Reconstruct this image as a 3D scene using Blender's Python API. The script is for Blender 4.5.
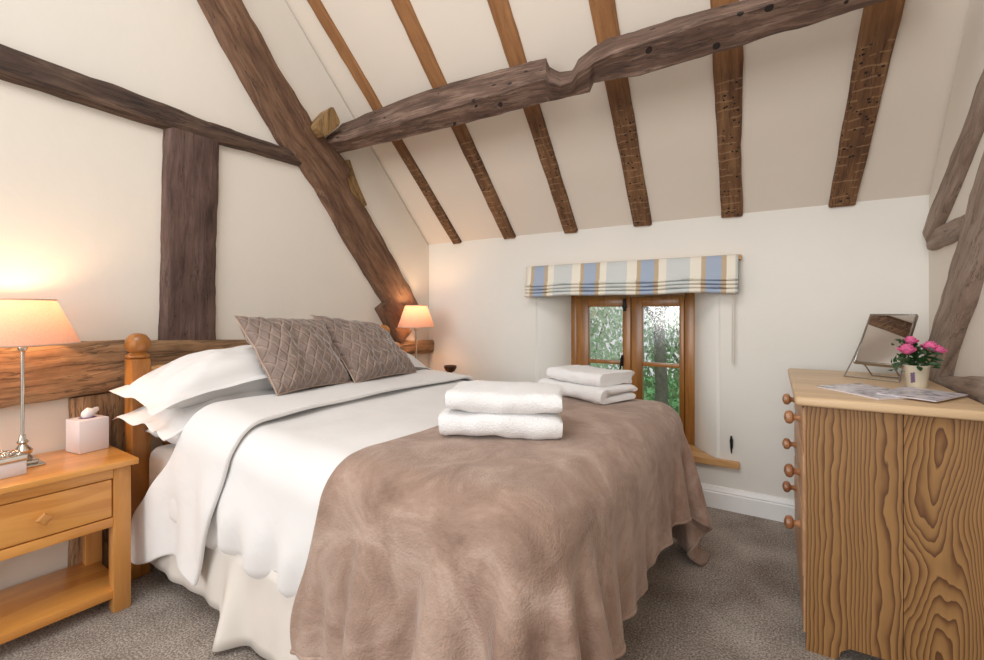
import bpy, bmesh, math, random
import numpy as np
from mathutils import Vector, Matrix, noise, Euler

for o in list(bpy.data.objects): bpy.data.objects.remove(o)
SC = bpy.context.scene
COL = SC.collection
random.seed(4)
rad = math.radians

# ------------------------------------------------------------------ camera
H = 1.2
TH = rad(32.57)
cam_d = bpy.data.cameras.new('camera'); cam = bpy.data.objects.new('camera', cam_d); COL.objects.link(cam)
cam.location = (0, 0, H); cam.rotation_euler = (rad(90), 0, TH)
cam_d.sensor_width = 36; cam_d.lens = 36*465/984
cam_d.shift_y = -(330-311)/984.0
cam_d.clip_start = .02
SC.camera = cam

# ------------------------------------------------------------------ world and light
W = bpy.data.worlds.new('world'); SC.world = W; W.use_nodes = True
bg = W.node_tree.nodes['Background']
bg.inputs[0].default_value = (.97, .985, 1.0, 1); bg.inputs[1].default_value = .78
def area(name, loc, rot, sx, sy, power, col):
    l = bpy.data.lights.new(name, 'AREA'); l.shape = 'RECTANGLE'; l.size = sx; l.size_y = sy
    l.energy = power; l.color = col
    o = bpy.data.objects.new(name, l); COL.objects.link(o); o.location = loc; o.rotation_euler = rot
    return o
area('rear_fill_light', (-1.1, -4.6, 2.1), (rad(86), 0, rad(-2)), 3.4, 2.6, 165, (1, .985, .96))  # added fill light beyond the open rear of the room; no window is there
area('overhead_fill_light', (-.8, -.2, 3.5), (rad(30), 0, 0), 1.7, 1.2, 34, (1, .98, .95))  # fill light added overhead to brighten the bed top; the roof has no opening light
vs = SC.view_settings
vs.view_transform = 'Standard'; vs.look = 'None'; vs.gamma = 1; vs.use_curve_mapping = False
vs.exposure = 0.0

# ------------------------------------------------------------------ geometry constants
YW = 3.138; ZK = 1.762; XL = -2.66; XR = .59; SL = 1.0
TH_ = TH
Fv = (-math.sin(TH), math.cos(TH)); Rv = (math.cos(TH), math.sin(TH))

# ------------------------------------------------------------------ materials
MATS = {}
def new_mat(name):
    m = bpy.data.materials.new(name); m.use_nodes = True
    nt = m.node_tree; return m, nt, nt.nodes['Principled BSDF']
def N(nt, t, **k):
    n = nt.nodes.new(t)
    for a, b in k.items():
        if a.startswith('_'): setattr(n, a[1:], b)
        else: n.inputs[a].default_value = b
    return n
def ramp(nt, stops, interp='LINEAR'):
    r = nt.nodes.new('ShaderNodeValToRGB'); r.color_ramp.interpolation = interp
    e = r.color_ramp.elements
    while len(e) < len(stops): e.new(.5)
    for i, (p, c) in enumerate(stops):
        e[i].position = p; e[i].color = (*c, 1) if len(c) == 3 else c
    return r
def s2l(r, g, b):
    f = lambda c: (c/255/12.92) if c/255 <= .04045 else ((c/255+.055)/1.055)**2.4
    return (f(r), f(g), f(b))
def plain(name, col, rough=.6, metal=0, bump=0, bscale=50, sheen=0, spec=.5, emis=None, es=0, var=.0, vscale=4):
    m, nt, b = new_mat(name)
    b.inputs['Base Color'].default_value = (*col, 1); b.inputs['Roughness'].default_value = rough
    b.inputs['Metallic'].default_value = metal; b.inputs['Specular IOR Level'].default_value = spec
    if sheen:
        b.inputs['Sheen Weight'].default_value = sheen; b.inputs['Sheen Roughness'].default_value = .4
    if emis: b.inputs['Emission Color'].default_value = (*emis, 1); b.inputs['Emission Strength'].default_value = es
    tc = nt.nodes.new('ShaderNodeTexCoord')
    n = N(nt, 'ShaderNodeTexNoise', Scale=vscale, Detail=4); nt.links.new(tc.outputs['Object'], n.inputs['Vector'])
    v = max(var, .02)
    r = ramp(nt, [(.3, tuple(c*(1-v) for c in col)), (.7, tuple(min(1, c*(1+v)) for c in col))])
    nt.links.new(n.outputs[0], r.inputs[0]); nt.links.new(r.outputs[0], b.inputs['Base Color'])
    if bump:
        n2 = N(nt, 'ShaderNodeTexNoise', Scale=bscale, Detail=3); nt.links.new(tc.outputs['Object'], n2.inputs['Vector'])
        bp = N(nt, 'ShaderNodeBump', Strength=bump, Distance=.01)
        nt.links.new(n2.outputs[0], bp.inputs['Height']); nt.links.new(bp.outputs[0], b.inputs['Normal'])
    MATS[name] = m; return m
def old_wood(name, dark, mid, light, rough=.75, holes=False, crack=1.0, laths=False):
    """rough hewn timber, grain along UV.x (metres)"""
    m, nt, b = new_mat(name); L = nt.links
    uv = nt.nodes.new('ShaderNodeUVMap')
    mp = N(nt, 'ShaderNodeMapping'); mp.inputs['Scale'].default_value = (2.2, 26, 1); L.new(uv.outputs[0], mp.inputs[0])
    g = N(nt, 'ShaderNodeTexNoise', Scale=1.6, Detail=8, Roughness=.65, Distortion=.6); L.new(mp.outputs[0], g.inputs['Vector'])
    mp2 = N(nt, 'ShaderNodeMapping'); mp2.inputs['Scale'].default_value = (2.0, 5, 1); L.new(uv.outputs[0], mp2.inputs[0])
    g2 = N(nt, 'ShaderNodeTexNoise', Scale=1.7, Detail=5, Roughness=.6); L.new(mp2.outputs[0], g2.inputs['Vector'])
    mx = N(nt, 'ShaderNodeMath', _operation='MULTIPLY_ADD'); L.new(g.outputs[0], mx.inputs[0]); mx.inputs[1].default_value = .55
    ml = N(nt, 'ShaderNodeMath', _operation='MULTIPLY'); L.new(g2.outputs[0], ml.inputs[0]); ml.inputs[1].default_value = .5
    L.new(ml.outputs[0], mx.inputs[2])
    r = ramp(nt, [(.36, dark), (.52, mid), (.68, light)]); L.new(mx.outputs[0], r.inputs[0])
    out = r.outputs[0]
    # long drying cracks
    mp3 = N(nt, 'ShaderNodeMapping'); mp3.inputs['Scale'].default_value = (1.3, 15, 1); L.new(uv.outputs[0], mp3.inputs[0])
    vo = N(nt, 'ShaderNodeTexVoronoi', Scale=1.4, _feature='DISTANCE_TO_EDGE'); 
    nz = N(nt, 'ShaderNodeTexNoise', Scale=3, Detail=3); L.new(mp3.outputs[0], nz.inputs['Vector'])
    va = N(nt, 'ShaderNodeVectorMath', _operation='MULTIPLY_ADD'); L.new(nz.outputs[1], va.inputs[0]); va.inputs[1].default_value = (.9, .9, .9); L.new(mp3.outputs[0], va.inputs[2])
    L.new(va.outputs[0], vo.inputs['Vector'])
    n4 = N(nt, 'ShaderNodeTexNoise', Scale=2.5, Detail=1); L.new(uv.outputs[0], n4.inputs['Vector'])
    th = N(nt, 'ShaderNodeMath', _operation='MULTIPLY'); L.new(n4.outputs[0], th.inputs[0]); th.inputs[1].default_value = .05*crack
    lt = N(nt, 'ShaderNodeMath', _operation='LESS_THAN'); L.new(vo.outputs[0], lt.inputs[0]); L.new(th.outputs[0], lt.inputs[1])
    fac = N(nt, 'ShaderNodeMath', _operation='MULTIPLY'); L.new(lt.outputs[0], fac.inputs[0]); fac.inputs[1].default_value = .55
    mc = N(nt, 'ShaderNodeMix', _data_type='RGBA'); L.new(fac.outputs[0], mc.inputs[0]); L.new(out, mc.inputs[6]); mc.inputs[7].default_value = (*[c*.35 for c in dark], 1)
    out = mc.outputs[2]
    if laths:   # plaster ghosts of the old laths and rows of nail holes
        sx = N(nt, 'ShaderNodeSeparateXYZ'); L.new(uv.outputs[0], sx.inputs[0])
        tc = nt.nodes.new('ShaderNodeTexCoord'); so = N(nt, 'ShaderNodeSeparateXYZ'); L.new(tc.outputs['Object'], so.inputs[0])
        w = N(nt, 'ShaderNodeTexNoise', Scale=9, Detail=2); L.new(uv.outputs[0], w.inputs['Vector'])
        ws = N(nt, 'ShaderNodeMath', _operation='MULTIPLY_ADD'); L.new(w.outputs[0], ws.inputs[0]); ws.inputs[1].default_value = .035; L.new(sx.outputs[0], ws.inputs[2])
        mo = N(nt, 'ShaderNodeMath', _operation='MODULO'); L.new(ws.outputs[0], mo.inputs[0]); mo.inputs[1].default_value = .047
        l2 = N(nt, 'ShaderNodeMath', _operation='LESS_THAN'); L.new(mo.outputs[0], l2.inputs[0]); l2.inputs[1].default_value = .007
        n5 = N(nt, 'ShaderNodeTexNoise', Scale=14, Detail=2); L.new(uv.outputs[0], n5.inputs['Vector'])
        g5 = N(nt, 'ShaderNodeMath', _operation='GREATER_THAN'); L.new(n5.outputs[0], g5.inputs[0]); g5.inputs[1].default_value = .47
        m5 = N(nt, 'ShaderNodeMath', _operation='MULTIPLY'); L.new(l2.outputs[0], m5.inputs[0]); L.new(g5.outputs[0], m5.inputs[1])
        lo = N(nt, 'ShaderNodeMath', _operation='LESS_THAN'); L.new(so.outputs[2], lo.inputs[0]); lo.inputs[1].default_value = 2.34
        m6 = N(nt, 'ShaderNodeMath', _operation='MULTIPLY'); L.new(m5.outputs[0], m6.inputs[0]); L.new(lo.outputs[0], m6.inputs[1])
        m7 = N(nt, 'ShaderNodeMath', _operation='MULTIPLY'); L.new(m6.outputs[0], m7.inputs[0]); m7.inputs[1].default_value = .32
        c2 = N(nt, 'ShaderNodeMix', _data_type='RGBA'); L.new(m7.outputs[0], c2.inputs[0]); L.new(out, c2.inputs[6]); c2.inputs[7].default_value = (*s2l(196, 160, 120), 1)
        mh = N(nt, 'ShaderNodeMapping'); mh.inputs['Scale'].default_value = (34, 27, 1); L.new(uv.outputs[0], mh.inputs[0])
        vh = N(nt, 'ShaderNodeTexVoronoi', Scale=1); L.new(mh.outputs[0], vh.inputs['Vector'])
        lh = N(nt, 'ShaderNodeMath', _operation='LESS_THAN'); L.new(vh.outputs[0], lh.inputs[0]); lh.inputs[1].default_value = .19
        m8 = N(nt, 'ShaderNodeMath', _operation='MULTIPLY'); L.new(lh.outputs[0], m8.inputs[0]); L.new(lo.outputs[0], m8.inputs[1])
        c3 = N(nt, 'ShaderNodeMix', _data_type='RGBA'); L.new(m8.outputs[0], c3.inputs[0]); L.new(c2.outputs[2], c3.inputs[6]); c3.inputs[7].default_value = (.012, .006, .003, 1)
        # the upper lengths were planed clean and are a more orange brown
        hi = N(nt, 'ShaderNodeMapRange'); L.new(so.outputs[2], hi.inputs[0]); hi.inputs[1].default_value = 2.35; hi.inputs[2].default_value = 2.5
        cb = N(nt, 'ShaderNodeMix', _data_type='RGBA', _blend_type='MIX'); L.new(hi.outputs[0], cb.inputs[0]); L.new(c3.outputs[2], cb.inputs[6])
        r9 = ramp(nt, [(.3, s2l(124, 80, 44)), (.7, s2l(166, 118, 74))]); L.new(mx.outputs[0], r9.inputs[0]); L.new(r9.outputs[0], cb.inputs[7])
        out = cb.outputs[2]
    if holes:
        mh = N(nt, 'ShaderNodeMapping'); mh.inputs['Scale'].default_value = (8, 8, 1); L.new(uv.outputs[0], mh.inputs[0])
        vh = N(nt, 'ShaderNodeTexVoronoi', Scale=1); L.new(mh.outputs[0], vh.inputs['Vector'])
        lh = N(nt, 'ShaderNodeMath', _operation='LESS_THAN'); L.new(vh.outputs[0], lh.inputs[0]); lh.inputs[1].default_value = .13
        c3 = N(nt, 'ShaderNodeMix', _data_type='RGBA'); L.new(lh.outputs[0], c3.inputs[0]); L.new(out, c3.inputs[6]); c3.inputs[7].default_value = (.012, .006, .004, 1)
        out = c3.outputs[2]
    L.new(out, b.inputs['Base Color']); b.inputs['Roughness'].default_value = rough
    sb = N(nt, 'ShaderNodeMath', _operation='SUBTRACT'); L.new(mx.outputs[0], sb.inputs[0]); L.new(fac.outputs[0], sb.inputs[1])
    bp = N(nt, 'ShaderNodeBump', Strength=.7, Distance=.012); L.new(sb.outputs[0], bp.inputs['Height']); L.new(bp.outputs[0], b.inputs['Normal'])
    MATS[name] = m; return m
def joinery(name, dark, light, axis='x', rough=.4, scale=1.0, contrast=1.0, knots=False, coat=0):
    """planed furniture wood; the grain runs along the object axis"""
    m, nt, b = new_mat(name); L = nt.links
    tc = nt.nodes.new('ShaderNodeTexCoord')
    mp = N(nt, 'ShaderNodeMapping'); s = {'x': (.9, 9, 9), 'y': (9, .9, 9), 'z': (9, 9, .9)}[axis]
    mp.inputs['Scale'].default_value = tuple(c*scale for c in s); L.new(tc.outputs['Object'], mp.inputs[0])
    g = N(nt, 'ShaderNodeTexNoise', Scale=1.5, Detail=5, Roughness=.55, Distortion=.8); L.new(mp.outputs[0], g.inputs['Vector'])
    mu = N(nt, 'ShaderNodeMath', _operation='MULTIPLY'); L.new(g.outputs[0], mu.inputs[0]); mu.inputs[1].default_value = 26
    si = N(nt, 'ShaderNodeMath', _operation='SINE'); L.new(mu.outputs[0], si.inputs[0])
    ma = N(nt, 'ShaderNodeMath', _operation='MULTIPLY_ADD'); L.new(si.outputs[0], ma.inputs[0]); ma.inputs[1].default_value = .18*contrast; ma.inputs[2].default_value = .0
    ad = N(nt, 'ShaderNodeMath', _operation='ADD'); L.new(ma.outputs[0], ad.inputs[0]); L.new(g.outputs[0], ad.inputs[1])
    r = ramp(nt, [(.25, dark), (.75, light)]); L.new(ad.outputs[0], r.inputs[0])
    L.new(r.outputs[0], b.inputs['Base Color']); b.inputs['Roughness'].default_value = rough
    b.inputs['Coat Weight'].default_value = coat; b.inputs['Coat Roughness'].default_value = .15
    bp = N(nt, 'ShaderNodeBump', Strength=.08, Distance=.003); L.new(ad.outputs[0], bp.inputs['Height']); L.new(bp.outputs[0], b.inputs['Normal'])
    MATS[name] = m; return m
def pine_board(name, xc, freq, wob, knots, seed):
    """old pine with bold grain, boards upright; knots > 0 gives nested cathedral figures about the line x = xc"""
    m, nt, b = new_mat(name); L = nt.links
    tc = nt.nodes.new('ShaderNodeTexCoord'); so = N(nt, 'ShaderNodeSeparateXYZ'); L.new(tc.outputs['Object'], so.inputs[0])
    def M(op, a, bb=None, c=None):
        n = N(nt, 'ShaderNodeMath', _operation=op)
        for i_, v in enumerate((a, bb, c)):
            if v is None: continue
            if isinstance(v, (int, float)): n.inputs[i_].default_value = v
            else: L.new(v, n.inputs[i_])
        return n.outputs[0]
    def noise_(sc, scale, det):
        mp = N(nt, 'ShaderNodeMapping'); mp.inputs['Scale'].default_value = sc; mp.inputs['Location'].default_value = (seed, seed, seed*.3); L.new(tc.outputs['Object'], mp.inputs[0])
        n = N(nt, 'ShaderNodeTexNoise', Scale=scale, Detail=det); L.new(mp.outputs[0], n.inputs['Vector']); return n.outputs[0]
    n1 = noise_((9, 1, 3.2), 1, 3); n2 = noise_((90, 1, 5), 1, 3); n3 = noise_((5, 1, 1.2), 1, 2)
    xx = M('SUBTRACT', so.outputs[0], xc); xx = M('MULTIPLY_ADD', n3, .05, M('SUBTRACT', xx, .025))
    ax = M('SQRT', M('ADD', M('MULTIPLY', xx, xx), .0002)) if knots else xx
    v = M('MULTIPLY_ADD', ax, freq, M('MULTIPLY', n1, wob))
    if knots:
        v = M('SUBTRACT', v, M('MULTIPLY', M('COSINE', M('MULTIPLY_ADD', n3, 9.0, M('MULTIPLY_ADD', so.outputs[2], 9.0, .7))), knots))
    # ring spacing varies across the board
    v = M('ADD', v, M('MULTIPLY', M('SINE', M('MULTIPLY', so.outputs[0], 43)), 4.0))
    v = M('MULTIPLY_ADD', n2, 1.3, v)
    fr = M('FRACT', M('DIVIDE', v, 6.283))
    r = ramp(nt, [(0, s2l(166, 124, 74)), (.5, s2l(150, 110, 64)), (.8, s2l(116, 76, 40)), (.93, s2l(88, 54, 27)), (1, s2l(160, 120, 72))]); L.new(fr, r.inputs[0])
    mixn = N(nt, 'ShaderNodeMix', _data_type='RGBA', _blend_type='MULTIPLY'); mixn.inputs[0].default_value = .4
    r2 = ramp(nt, [(.3, (.6, .55, .5)), (.7, (1, 1, 1))]); L.new(n2, r2.inputs[0])
    L.new(r.outputs[0], mixn.inputs[6]); L.new(r2.outputs[0], mixn.inputs[7])
    L.new(mixn.outputs[2], b.inputs['Base Color']); b.inputs['Roughness'].default_value = .5
    bp = N(nt, 'ShaderNodeBump', Strength=.2, Distance=.003); L.new(fr, bp.inputs['Height']); L.new(bp.outputs[0], b.inputs['Normal'])
    MATS[name] = m; return m

M_wall = plain('lime_plaster', s2l(230, 223, 213), .9, bump=.25, bscale=9, var=.015, vscale=1.5, spec=.2)
M_wallw = plain('lime_plaster_window_wall', s2l(233, 230, 223), .9, bump=.25, bscale=9, var=.015, vscale=1.5, spec=.2)
M_ceil = plain('ceiling_plaster', s2l(226, 216, 204), .9, bump=.2, bscale=6, var=.02, vscale=1.2, spec=.2)
M_white = plain('white_gloss_paint', s2l(250, 250, 250), .35)
M_beam = old_wood('dark_oak', s2l(44, 31, 25), s2l(78, 58, 47), s2l(116, 92, 76), crack=1.2)
M_post = old_wood('dark_oak_reddish', s2l(56, 38, 33), s2l(90, 68, 60), s2l(114, 92, 84), crack=.5)
M_purl = old_wood('weathered_oak', s2l(58, 40, 32), s2l(98, 74, 62), s2l(150, 126, 110), holes=True)
M_princ = old_wood('brown_oak', s2l(70, 46, 32), s2l(110, 80, 60), s2l(142, 110, 86), crack=.6)
M_raft = old_wood('rafter_oak', s2l(74, 46, 28), s2l(112, 78, 50), s2l(144, 108, 74), laths=True, crack=.4)
M_rail = old_wood('rail_oak', s2l(92, 66, 44), s2l(146, 112, 80), s2l(184, 150, 112), crack=1.2)
M_grey = old_wood('greyed_oak', s2l(112, 94, 82), s2l(148, 128, 114), s2l(172, 154, 140), crack=.4)
M_stub = old_wood('ochre_end_grain', s2l(96, 70, 40), s2l(150, 118, 74), s2l(176, 146, 104))
M_oak_y = joinery('honey_oak_along_y', s2l(198, 130, 58), s2l(228, 164, 86), 'y', .3, coat=.4, contrast=.5)
M_oak_z = joinery('honey_oak_upright', s2l(188, 128, 64), s2l(214, 156, 90), 'z', .35, coat=.2, contrast=.5)
M_oak_x = joinery('honey_oak_along_x', s2l(188, 128, 64), s2l(214, 156, 90), 'x', .35, coat=.2, contrast=.5)
M_bedw = joinery('orange_pine', s2l(150, 92, 36), s2l(192, 130, 62), 'z', .3, coat=.4, contrast=.6)
M_win = joinery('stained_window_wood', s2l(134, 86, 36), s2l(168, 114, 54), 'z', .35, coat=.2, contrast=.5)
M_sill = joinery('sill_oak', s2l(190, 140, 88), s2l(214, 168, 114), 'x', .4)
M_top = joinery('pale_pine_top', s2l(196, 164, 124), s2l(218, 188, 150), 'x', .4, contrast=.5)
M_pineA = pine_board('pine_board_a', .1, 430, 22, 0, 1.7)
M_pineB = pine_board('pine_board_b', .345, 560, 26, 12, 5.1)
M_dfront = joinery('pine_drawer_front', s2l(186, 140, 100), s2l(210, 166, 126), 'y', .45, contrast=.5)
M_knob = joinery('pine_knob', s2l(150, 98, 62), s2l(184, 132, 92), 'x', .35, coat=.3)
M_linen = plain('white_linen', s2l(230, 228, 227), .85, bump=.35, bscale=9, sheen=.15)
M_sheet = plain('cream_sateen_sheet', s2l(224, 217, 209), .5, bump=.1, bscale=12)
M_towel = plain('white_terry', s2l(234, 233, 233), .95, bump=.5, bscale=170, sheen=.3)
M_base = plain('divan_fabric', s2l(214, 206, 196), .8)
M_metal = plain('polished_nickel', (.62, .58, .52), .16, 1)
M_chrome = plain('tarnished_chrome', (.45, .43, .4), .25, 1)
M_iron = plain('black_iron', (.02, .018, .018), .5, .6)
M_black = plain('black_plastic', (.015, .015, .015), .5)
M_box = plain('white_card', s2l(232, 224, 226), .6)
M_tissue = plain('tissue', s2l(248, 246, 244), .9)
M_leaf = plain('dark_green_leaf', s2l(38, 74, 34), .45, var=.35, vscale=30)
M_rose = plain('pink_petal', s2l(236, 108, 160), .6, var=.3, vscale=40)
M_tin = plain('cream_tin', s2l(214, 206, 186), .35, .1, var=.08, vscale=20)
M_mauve = plain('mauve_print', s2l(120, 96, 130), .6)
M_bowl = plain('dark_brown_glaze', s2l(74, 42, 26), .25)
M_bulb = plain('lit_bulb', (1, .8, .5), .5, emis=(1, .70, .38), es=8)
M_cord = plain('pale_cord', s2l(214, 210, 200), .7)
M_bark = plain('bark', s2l(118, 114, 106), .9, bump=.8, bscale=20, var=.3, vscale=12)
M_foliage = plain('garden_leaves', s2l(150, 186, 140), .6, var=.45, vscale=3)
M_foliage2 = plain('garden_leaves_pale', s2l(196, 218, 190), .6, var=.4, vscale=3)
M_grass = plain('lawn', s2l(120, 190, 120), .9, var=.35, vscale=9, bump=.5)
M_blind_back = None

def carpet():
    m, nt, b = new_mat('twist_carpet'); L = nt.links
    tc = nt.nodes.new('ShaderNodeTexCoord')
    n = N(nt, 'ShaderNodeTexNoise', Scale=130, Detail=4, Roughness=.75); L.new(tc.outputs['Object'], n.inputs['Vector'])
    n2 = N(nt, 'ShaderNodeTexNoise', Scale=3.5, Detail=3); L.new(tc.outputs['Object'], n2.inputs['Vector'])
    a = N(nt, 'ShaderNodeMath', _operation='MULTIPLY_ADD'); L.new(n2.outputs[0], a.inputs[0]); a.inputs[1].default_value = .35; L.new(n.outputs[0], a.inputs[2])
    r = ramp(nt, [(.46, s2l(92, 80, 72)), (.64, s2l(160, 146, 135)), (.80, s2l(224, 214, 204))]); L.new(a.outputs[0], r.inputs[0])
    L.new(r.outputs[0], b.inputs['Base Color']); b.inputs['Roughness'].default_value = .95
    bp = N(nt, 'ShaderNodeBump', Strength=1, Distance=.012); L.new(n.outputs[0], bp.inputs['Height']); L.new(bp.outputs[0], b.inputs['Normal'])
    return m
M_carpet = carpet()
def fleece():
    m, nt, b = new_mat('mink_fleece'); L = nt.links
    tc = nt.nodes.new('ShaderNodeTexCoord')
    n = N(nt, 'ShaderNodeTexNoise', Scale=4.5, Detail=9, Roughness=.66, Distortion=1.1); L.new(tc.outputs['Object'], n.inputs['Vector'])
    n2 = N(nt, 'ShaderNodeTexNoise', Scale=180, Detail=2); L.new(tc.outputs['Object'], n2.inputs['Vector'])
    r = ramp(nt, [(.30, s2l(130, 104, 90)), (.5, s2l(160, 133, 118)), (.70, s2l(188, 164, 150))]); L.new(n.outputs[0], r.inputs[0])
    L.new(r.outputs[0], b.inputs['Base Color']); b.inputs['Roughness'].default_value = .85
    b.inputs['Sheen Weight'].default_value = .4; b.inputs['Sheen Roughness'].default_value = .35
    b.inputs['Sheen Tint'].default_value = (1, .93, .88, 1)
    n3 = N(nt, 'ShaderNodeTexNoise', Scale=15, Detail=4, Distortion=1); L.new(tc.outputs['Object'], n3.inputs['Vector'])
    a = N(nt, 'ShaderNodeMath', _operation='MULTIPLY_ADD'); L.new(n2.outputs[0], a.inputs[0]); a.inputs[1].default_value = .5; L.new(n3.outputs[0], a.inputs[2])
    bp = N(nt, 'ShaderNodeBump', Strength=.55, Distance=.012); L.new(a.outputs[0], bp.inputs['Height']); L.new(bp.outputs[0], b.inputs['Normal'])
    return m
M_fleece = fleece()
def quilt():
    m, nt, b = new_mat('quilted_taupe_velvet'); L = nt.links
    uv = nt.nodes.new('ShaderNodeUVMap'); s = N(nt, 'ShaderNodeSeparateXYZ'); L.new(uv.outputs[0], s.inputs[0])
    hs = []
    for sg in (1, -1):
        a = N(nt, 'ShaderNodeMath', _operation='MULTIPLY_ADD'); L.new(s.outputs[1], a.inputs[0]); a.inputs[1].default_value = sg*.62; L.new(s.outputs[0], a.inputs[2])
        k = N(nt, 'ShaderNodeMath', _operation='MULTIPLY'); L.new(a.outputs[0], k.inputs[0]); k.inputs[1].default_value = 40
        f = N(nt, 'ShaderNodeMath', _operation='PINGPONG'); L.new(k.outputs[0], f.inputs[0]); f.inputs[1].default_value = 1
        hs.append(f)
    mn = N(nt, 'ShaderNodeMath', _operation='MINIMUM'); L.new(hs[0].outputs[0], mn.inputs[0]); L.new(hs[1].outputs[0], mn.inputs[1])
    tc = nt.nodes.new('ShaderNodeTexCoord')
    n = N(nt, 'ShaderNodeTexNoise', Scale=14, Detail=5, Distortion=.5); L.new(tc.outputs['Object'], n.inputs['Vector'])
    r = ramp(nt, [(.0, s2l(170, 150, 138)), (.13, s2l(144, 124, 114)), (1, s2l(132, 114, 106))]); L.new(mn.outputs[0], r.inputs[0])
    mx = N(nt, 'ShaderNodeMix', _data_type='RGBA', _blend_type='MULTIPLY'); mx.inputs[0].default_value = .5
    r2 = ramp(nt, [(.35, (.55, .52, .5)), (.65, (1, 1, 1))]); L.new(n.outputs[0], r2.inputs[0])
    L.new(r.outputs[0], mx.inputs[6]); L.new(r2.outputs[0], mx.inputs[7]); L.new(mx.outputs[2], b.inputs['Base Color'])
    b.inputs['Roughness'].default_value = .6; b.inputs['Sheen Weight'].default_value = .6; b.inputs['Sheen Roughness'].default_value = .3
    st = ramp(nt, [(0, (0, 0, 0)), (.35, (1, 1, 1))]); L.new(mn.outputs[0], st.inputs[0])
    bp = N(nt, 'ShaderNodeBump', Strength=.8, Distance=.006); L.new(st.outputs[0], bp.inputs['Height']); L.new(bp.outputs[0], b.inputs['Normal'])
    return m
M_quilt = quilt()
M_piping = plain('pale_piping', s2l(176, 152, 134), .5)
def stripes():
    m, nt, b = new_mat('striped_blind_fabric'); L = nt.links
    tc = nt.nodes.new('ShaderNodeTexCoord'); s = N(nt, 'ShaderNodeSeparateXYZ'); L.new(tc.outputs['Object'], s.inputs[0])
    a = N(nt, 'ShaderNodeMath', _operation='ADD'); L.new(s.outputs[0], a.inputs[0]); a.inputs[1].default_value = 1.613+.388*4
    d = N(nt, 'ShaderNodeMath', _operation='DIVIDE'); L.new(a.outputs[0], d.inputs[0]); d.inputs[1].default_value = .388
    f = N(nt, 'ShaderNodeMath', _operation='FRACT'); L.new(d.outputs[0], f.inputs[0])
    cream = s2l(232, 226, 212); tan = s2l(190, 170, 142); blue = s2l(162, 175, 196); pale = s2l(204, 208, 206)
    r = ramp(nt, [(0, tan), (.065, blue), (.285, tan), (.355, cream), (.475, pale), (.835, cream)], 'CONSTANT'); L.new(f.outputs[0], r.inputs[0])
    L.new(r.outputs[0], b.inputs['Base Color']); b.inputs['Roughness'].default_value = .8
    return m
M_blind = stripes()
def shade_mat():
    m = bpy.data.materials.new('pleated_shade_fabric'); m.use_nodes = True; nt = m.node_tree; nt.nodes.clear()
    o = nt.nodes.new('ShaderNodeOutputMaterial'); mx = nt.nodes.new('ShaderNodeMixShader'); mx.inputs[0].default_value = .22
    d = nt.nodes.new('ShaderNodeBsdfDiffuse'); t = nt.nodes.new('ShaderNodeBsdfTranslucent')
    n = N(nt, 'ShaderNodeTexNoise', Scale=60); r = ramp(nt, [(.3, s2l(214, 168, 148)), (.7, s2l(224, 182, 162))])
    nt.links.new(n.outputs[0], r.inputs[0])
    nt.links.new(r.outputs[0], d.inputs[0]); nt.links.new(r.outputs[0], t.inputs[0])
    nt.links.new(d.outputs[0], mx.inputs[1]); nt.links.new(t.outputs[0], mx.inputs[2]); nt.links.new(mx.outputs[0], o.inputs[0])
    return m
M_shade = shade_mat()
def glass():
    m = bpy.data.materials.new('rain_speckled_glass'); m.use_nodes = True; nt = m.node_tree; nt.nodes.clear()
    o = nt.nodes.new('ShaderNodeOutputMaterial'); mx = nt.nodes.new('ShaderNodeMixShader')
    t = nt.nodes.new('ShaderNodeBsdfTransparent'); g = nt.nodes.new('ShaderNodeBsdfGlossy'); g.inputs['Roughness'].default_value = .1
    n = N(nt, 'ShaderNodeTexNoise', Scale=90, Detail=3); r = ramp(nt, [(.5, (.04, .04, .04)), (.66, (.3, .3, .3))])
    tc = nt.nodes.new('ShaderNodeTexCoord'); nt.links.new(tc.outputs['Object'], n.inputs['Vector'])
    nt.links.new(n.outputs[0], r.inputs[0]); nt.links.new(r.outputs[0], mx.inputs[0])
    nt.links.new(t.outputs[0], mx.inputs[1]); nt.links.new(g.outputs[0], mx.inputs[2]); nt.links.new(mx.outputs[0], o.inputs[0])
    return m
M_glass = glass()
M_mirror = plain('mirror_glass', (.86, .86, .86), .02, 1)
def mag_mat(name, seed):
    m, nt, b = new_mat(name); L = nt.links
    tc = nt.nodes.new('ShaderNodeTexCoord')
    mp = N(nt, 'ShaderNodeMapping'); mp.inputs['Location'].default_value = (seed, seed*.7, 0); L.new(tc.outputs['Object'], mp.inputs[0])
    n = N(nt, 'ShaderNodeTexNoise', Scale=22, Detail=6, Roughness=.65); L.new(mp.outputs[0], n.inputs['Vector'])
    r = ramp(nt, [(.36, s2l(96, 92, 106)), (.46, s2l(186, 184, 196)), (.6, s2l(226, 222, 228)), (.72, s2l(150, 128, 132))]); L.new(n.outputs[0], r.inputs[0])
    L.new(r.outputs[0], b.inputs['Base Color']); b.inputs['Roughness'].default_value = .3
    return m

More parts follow.
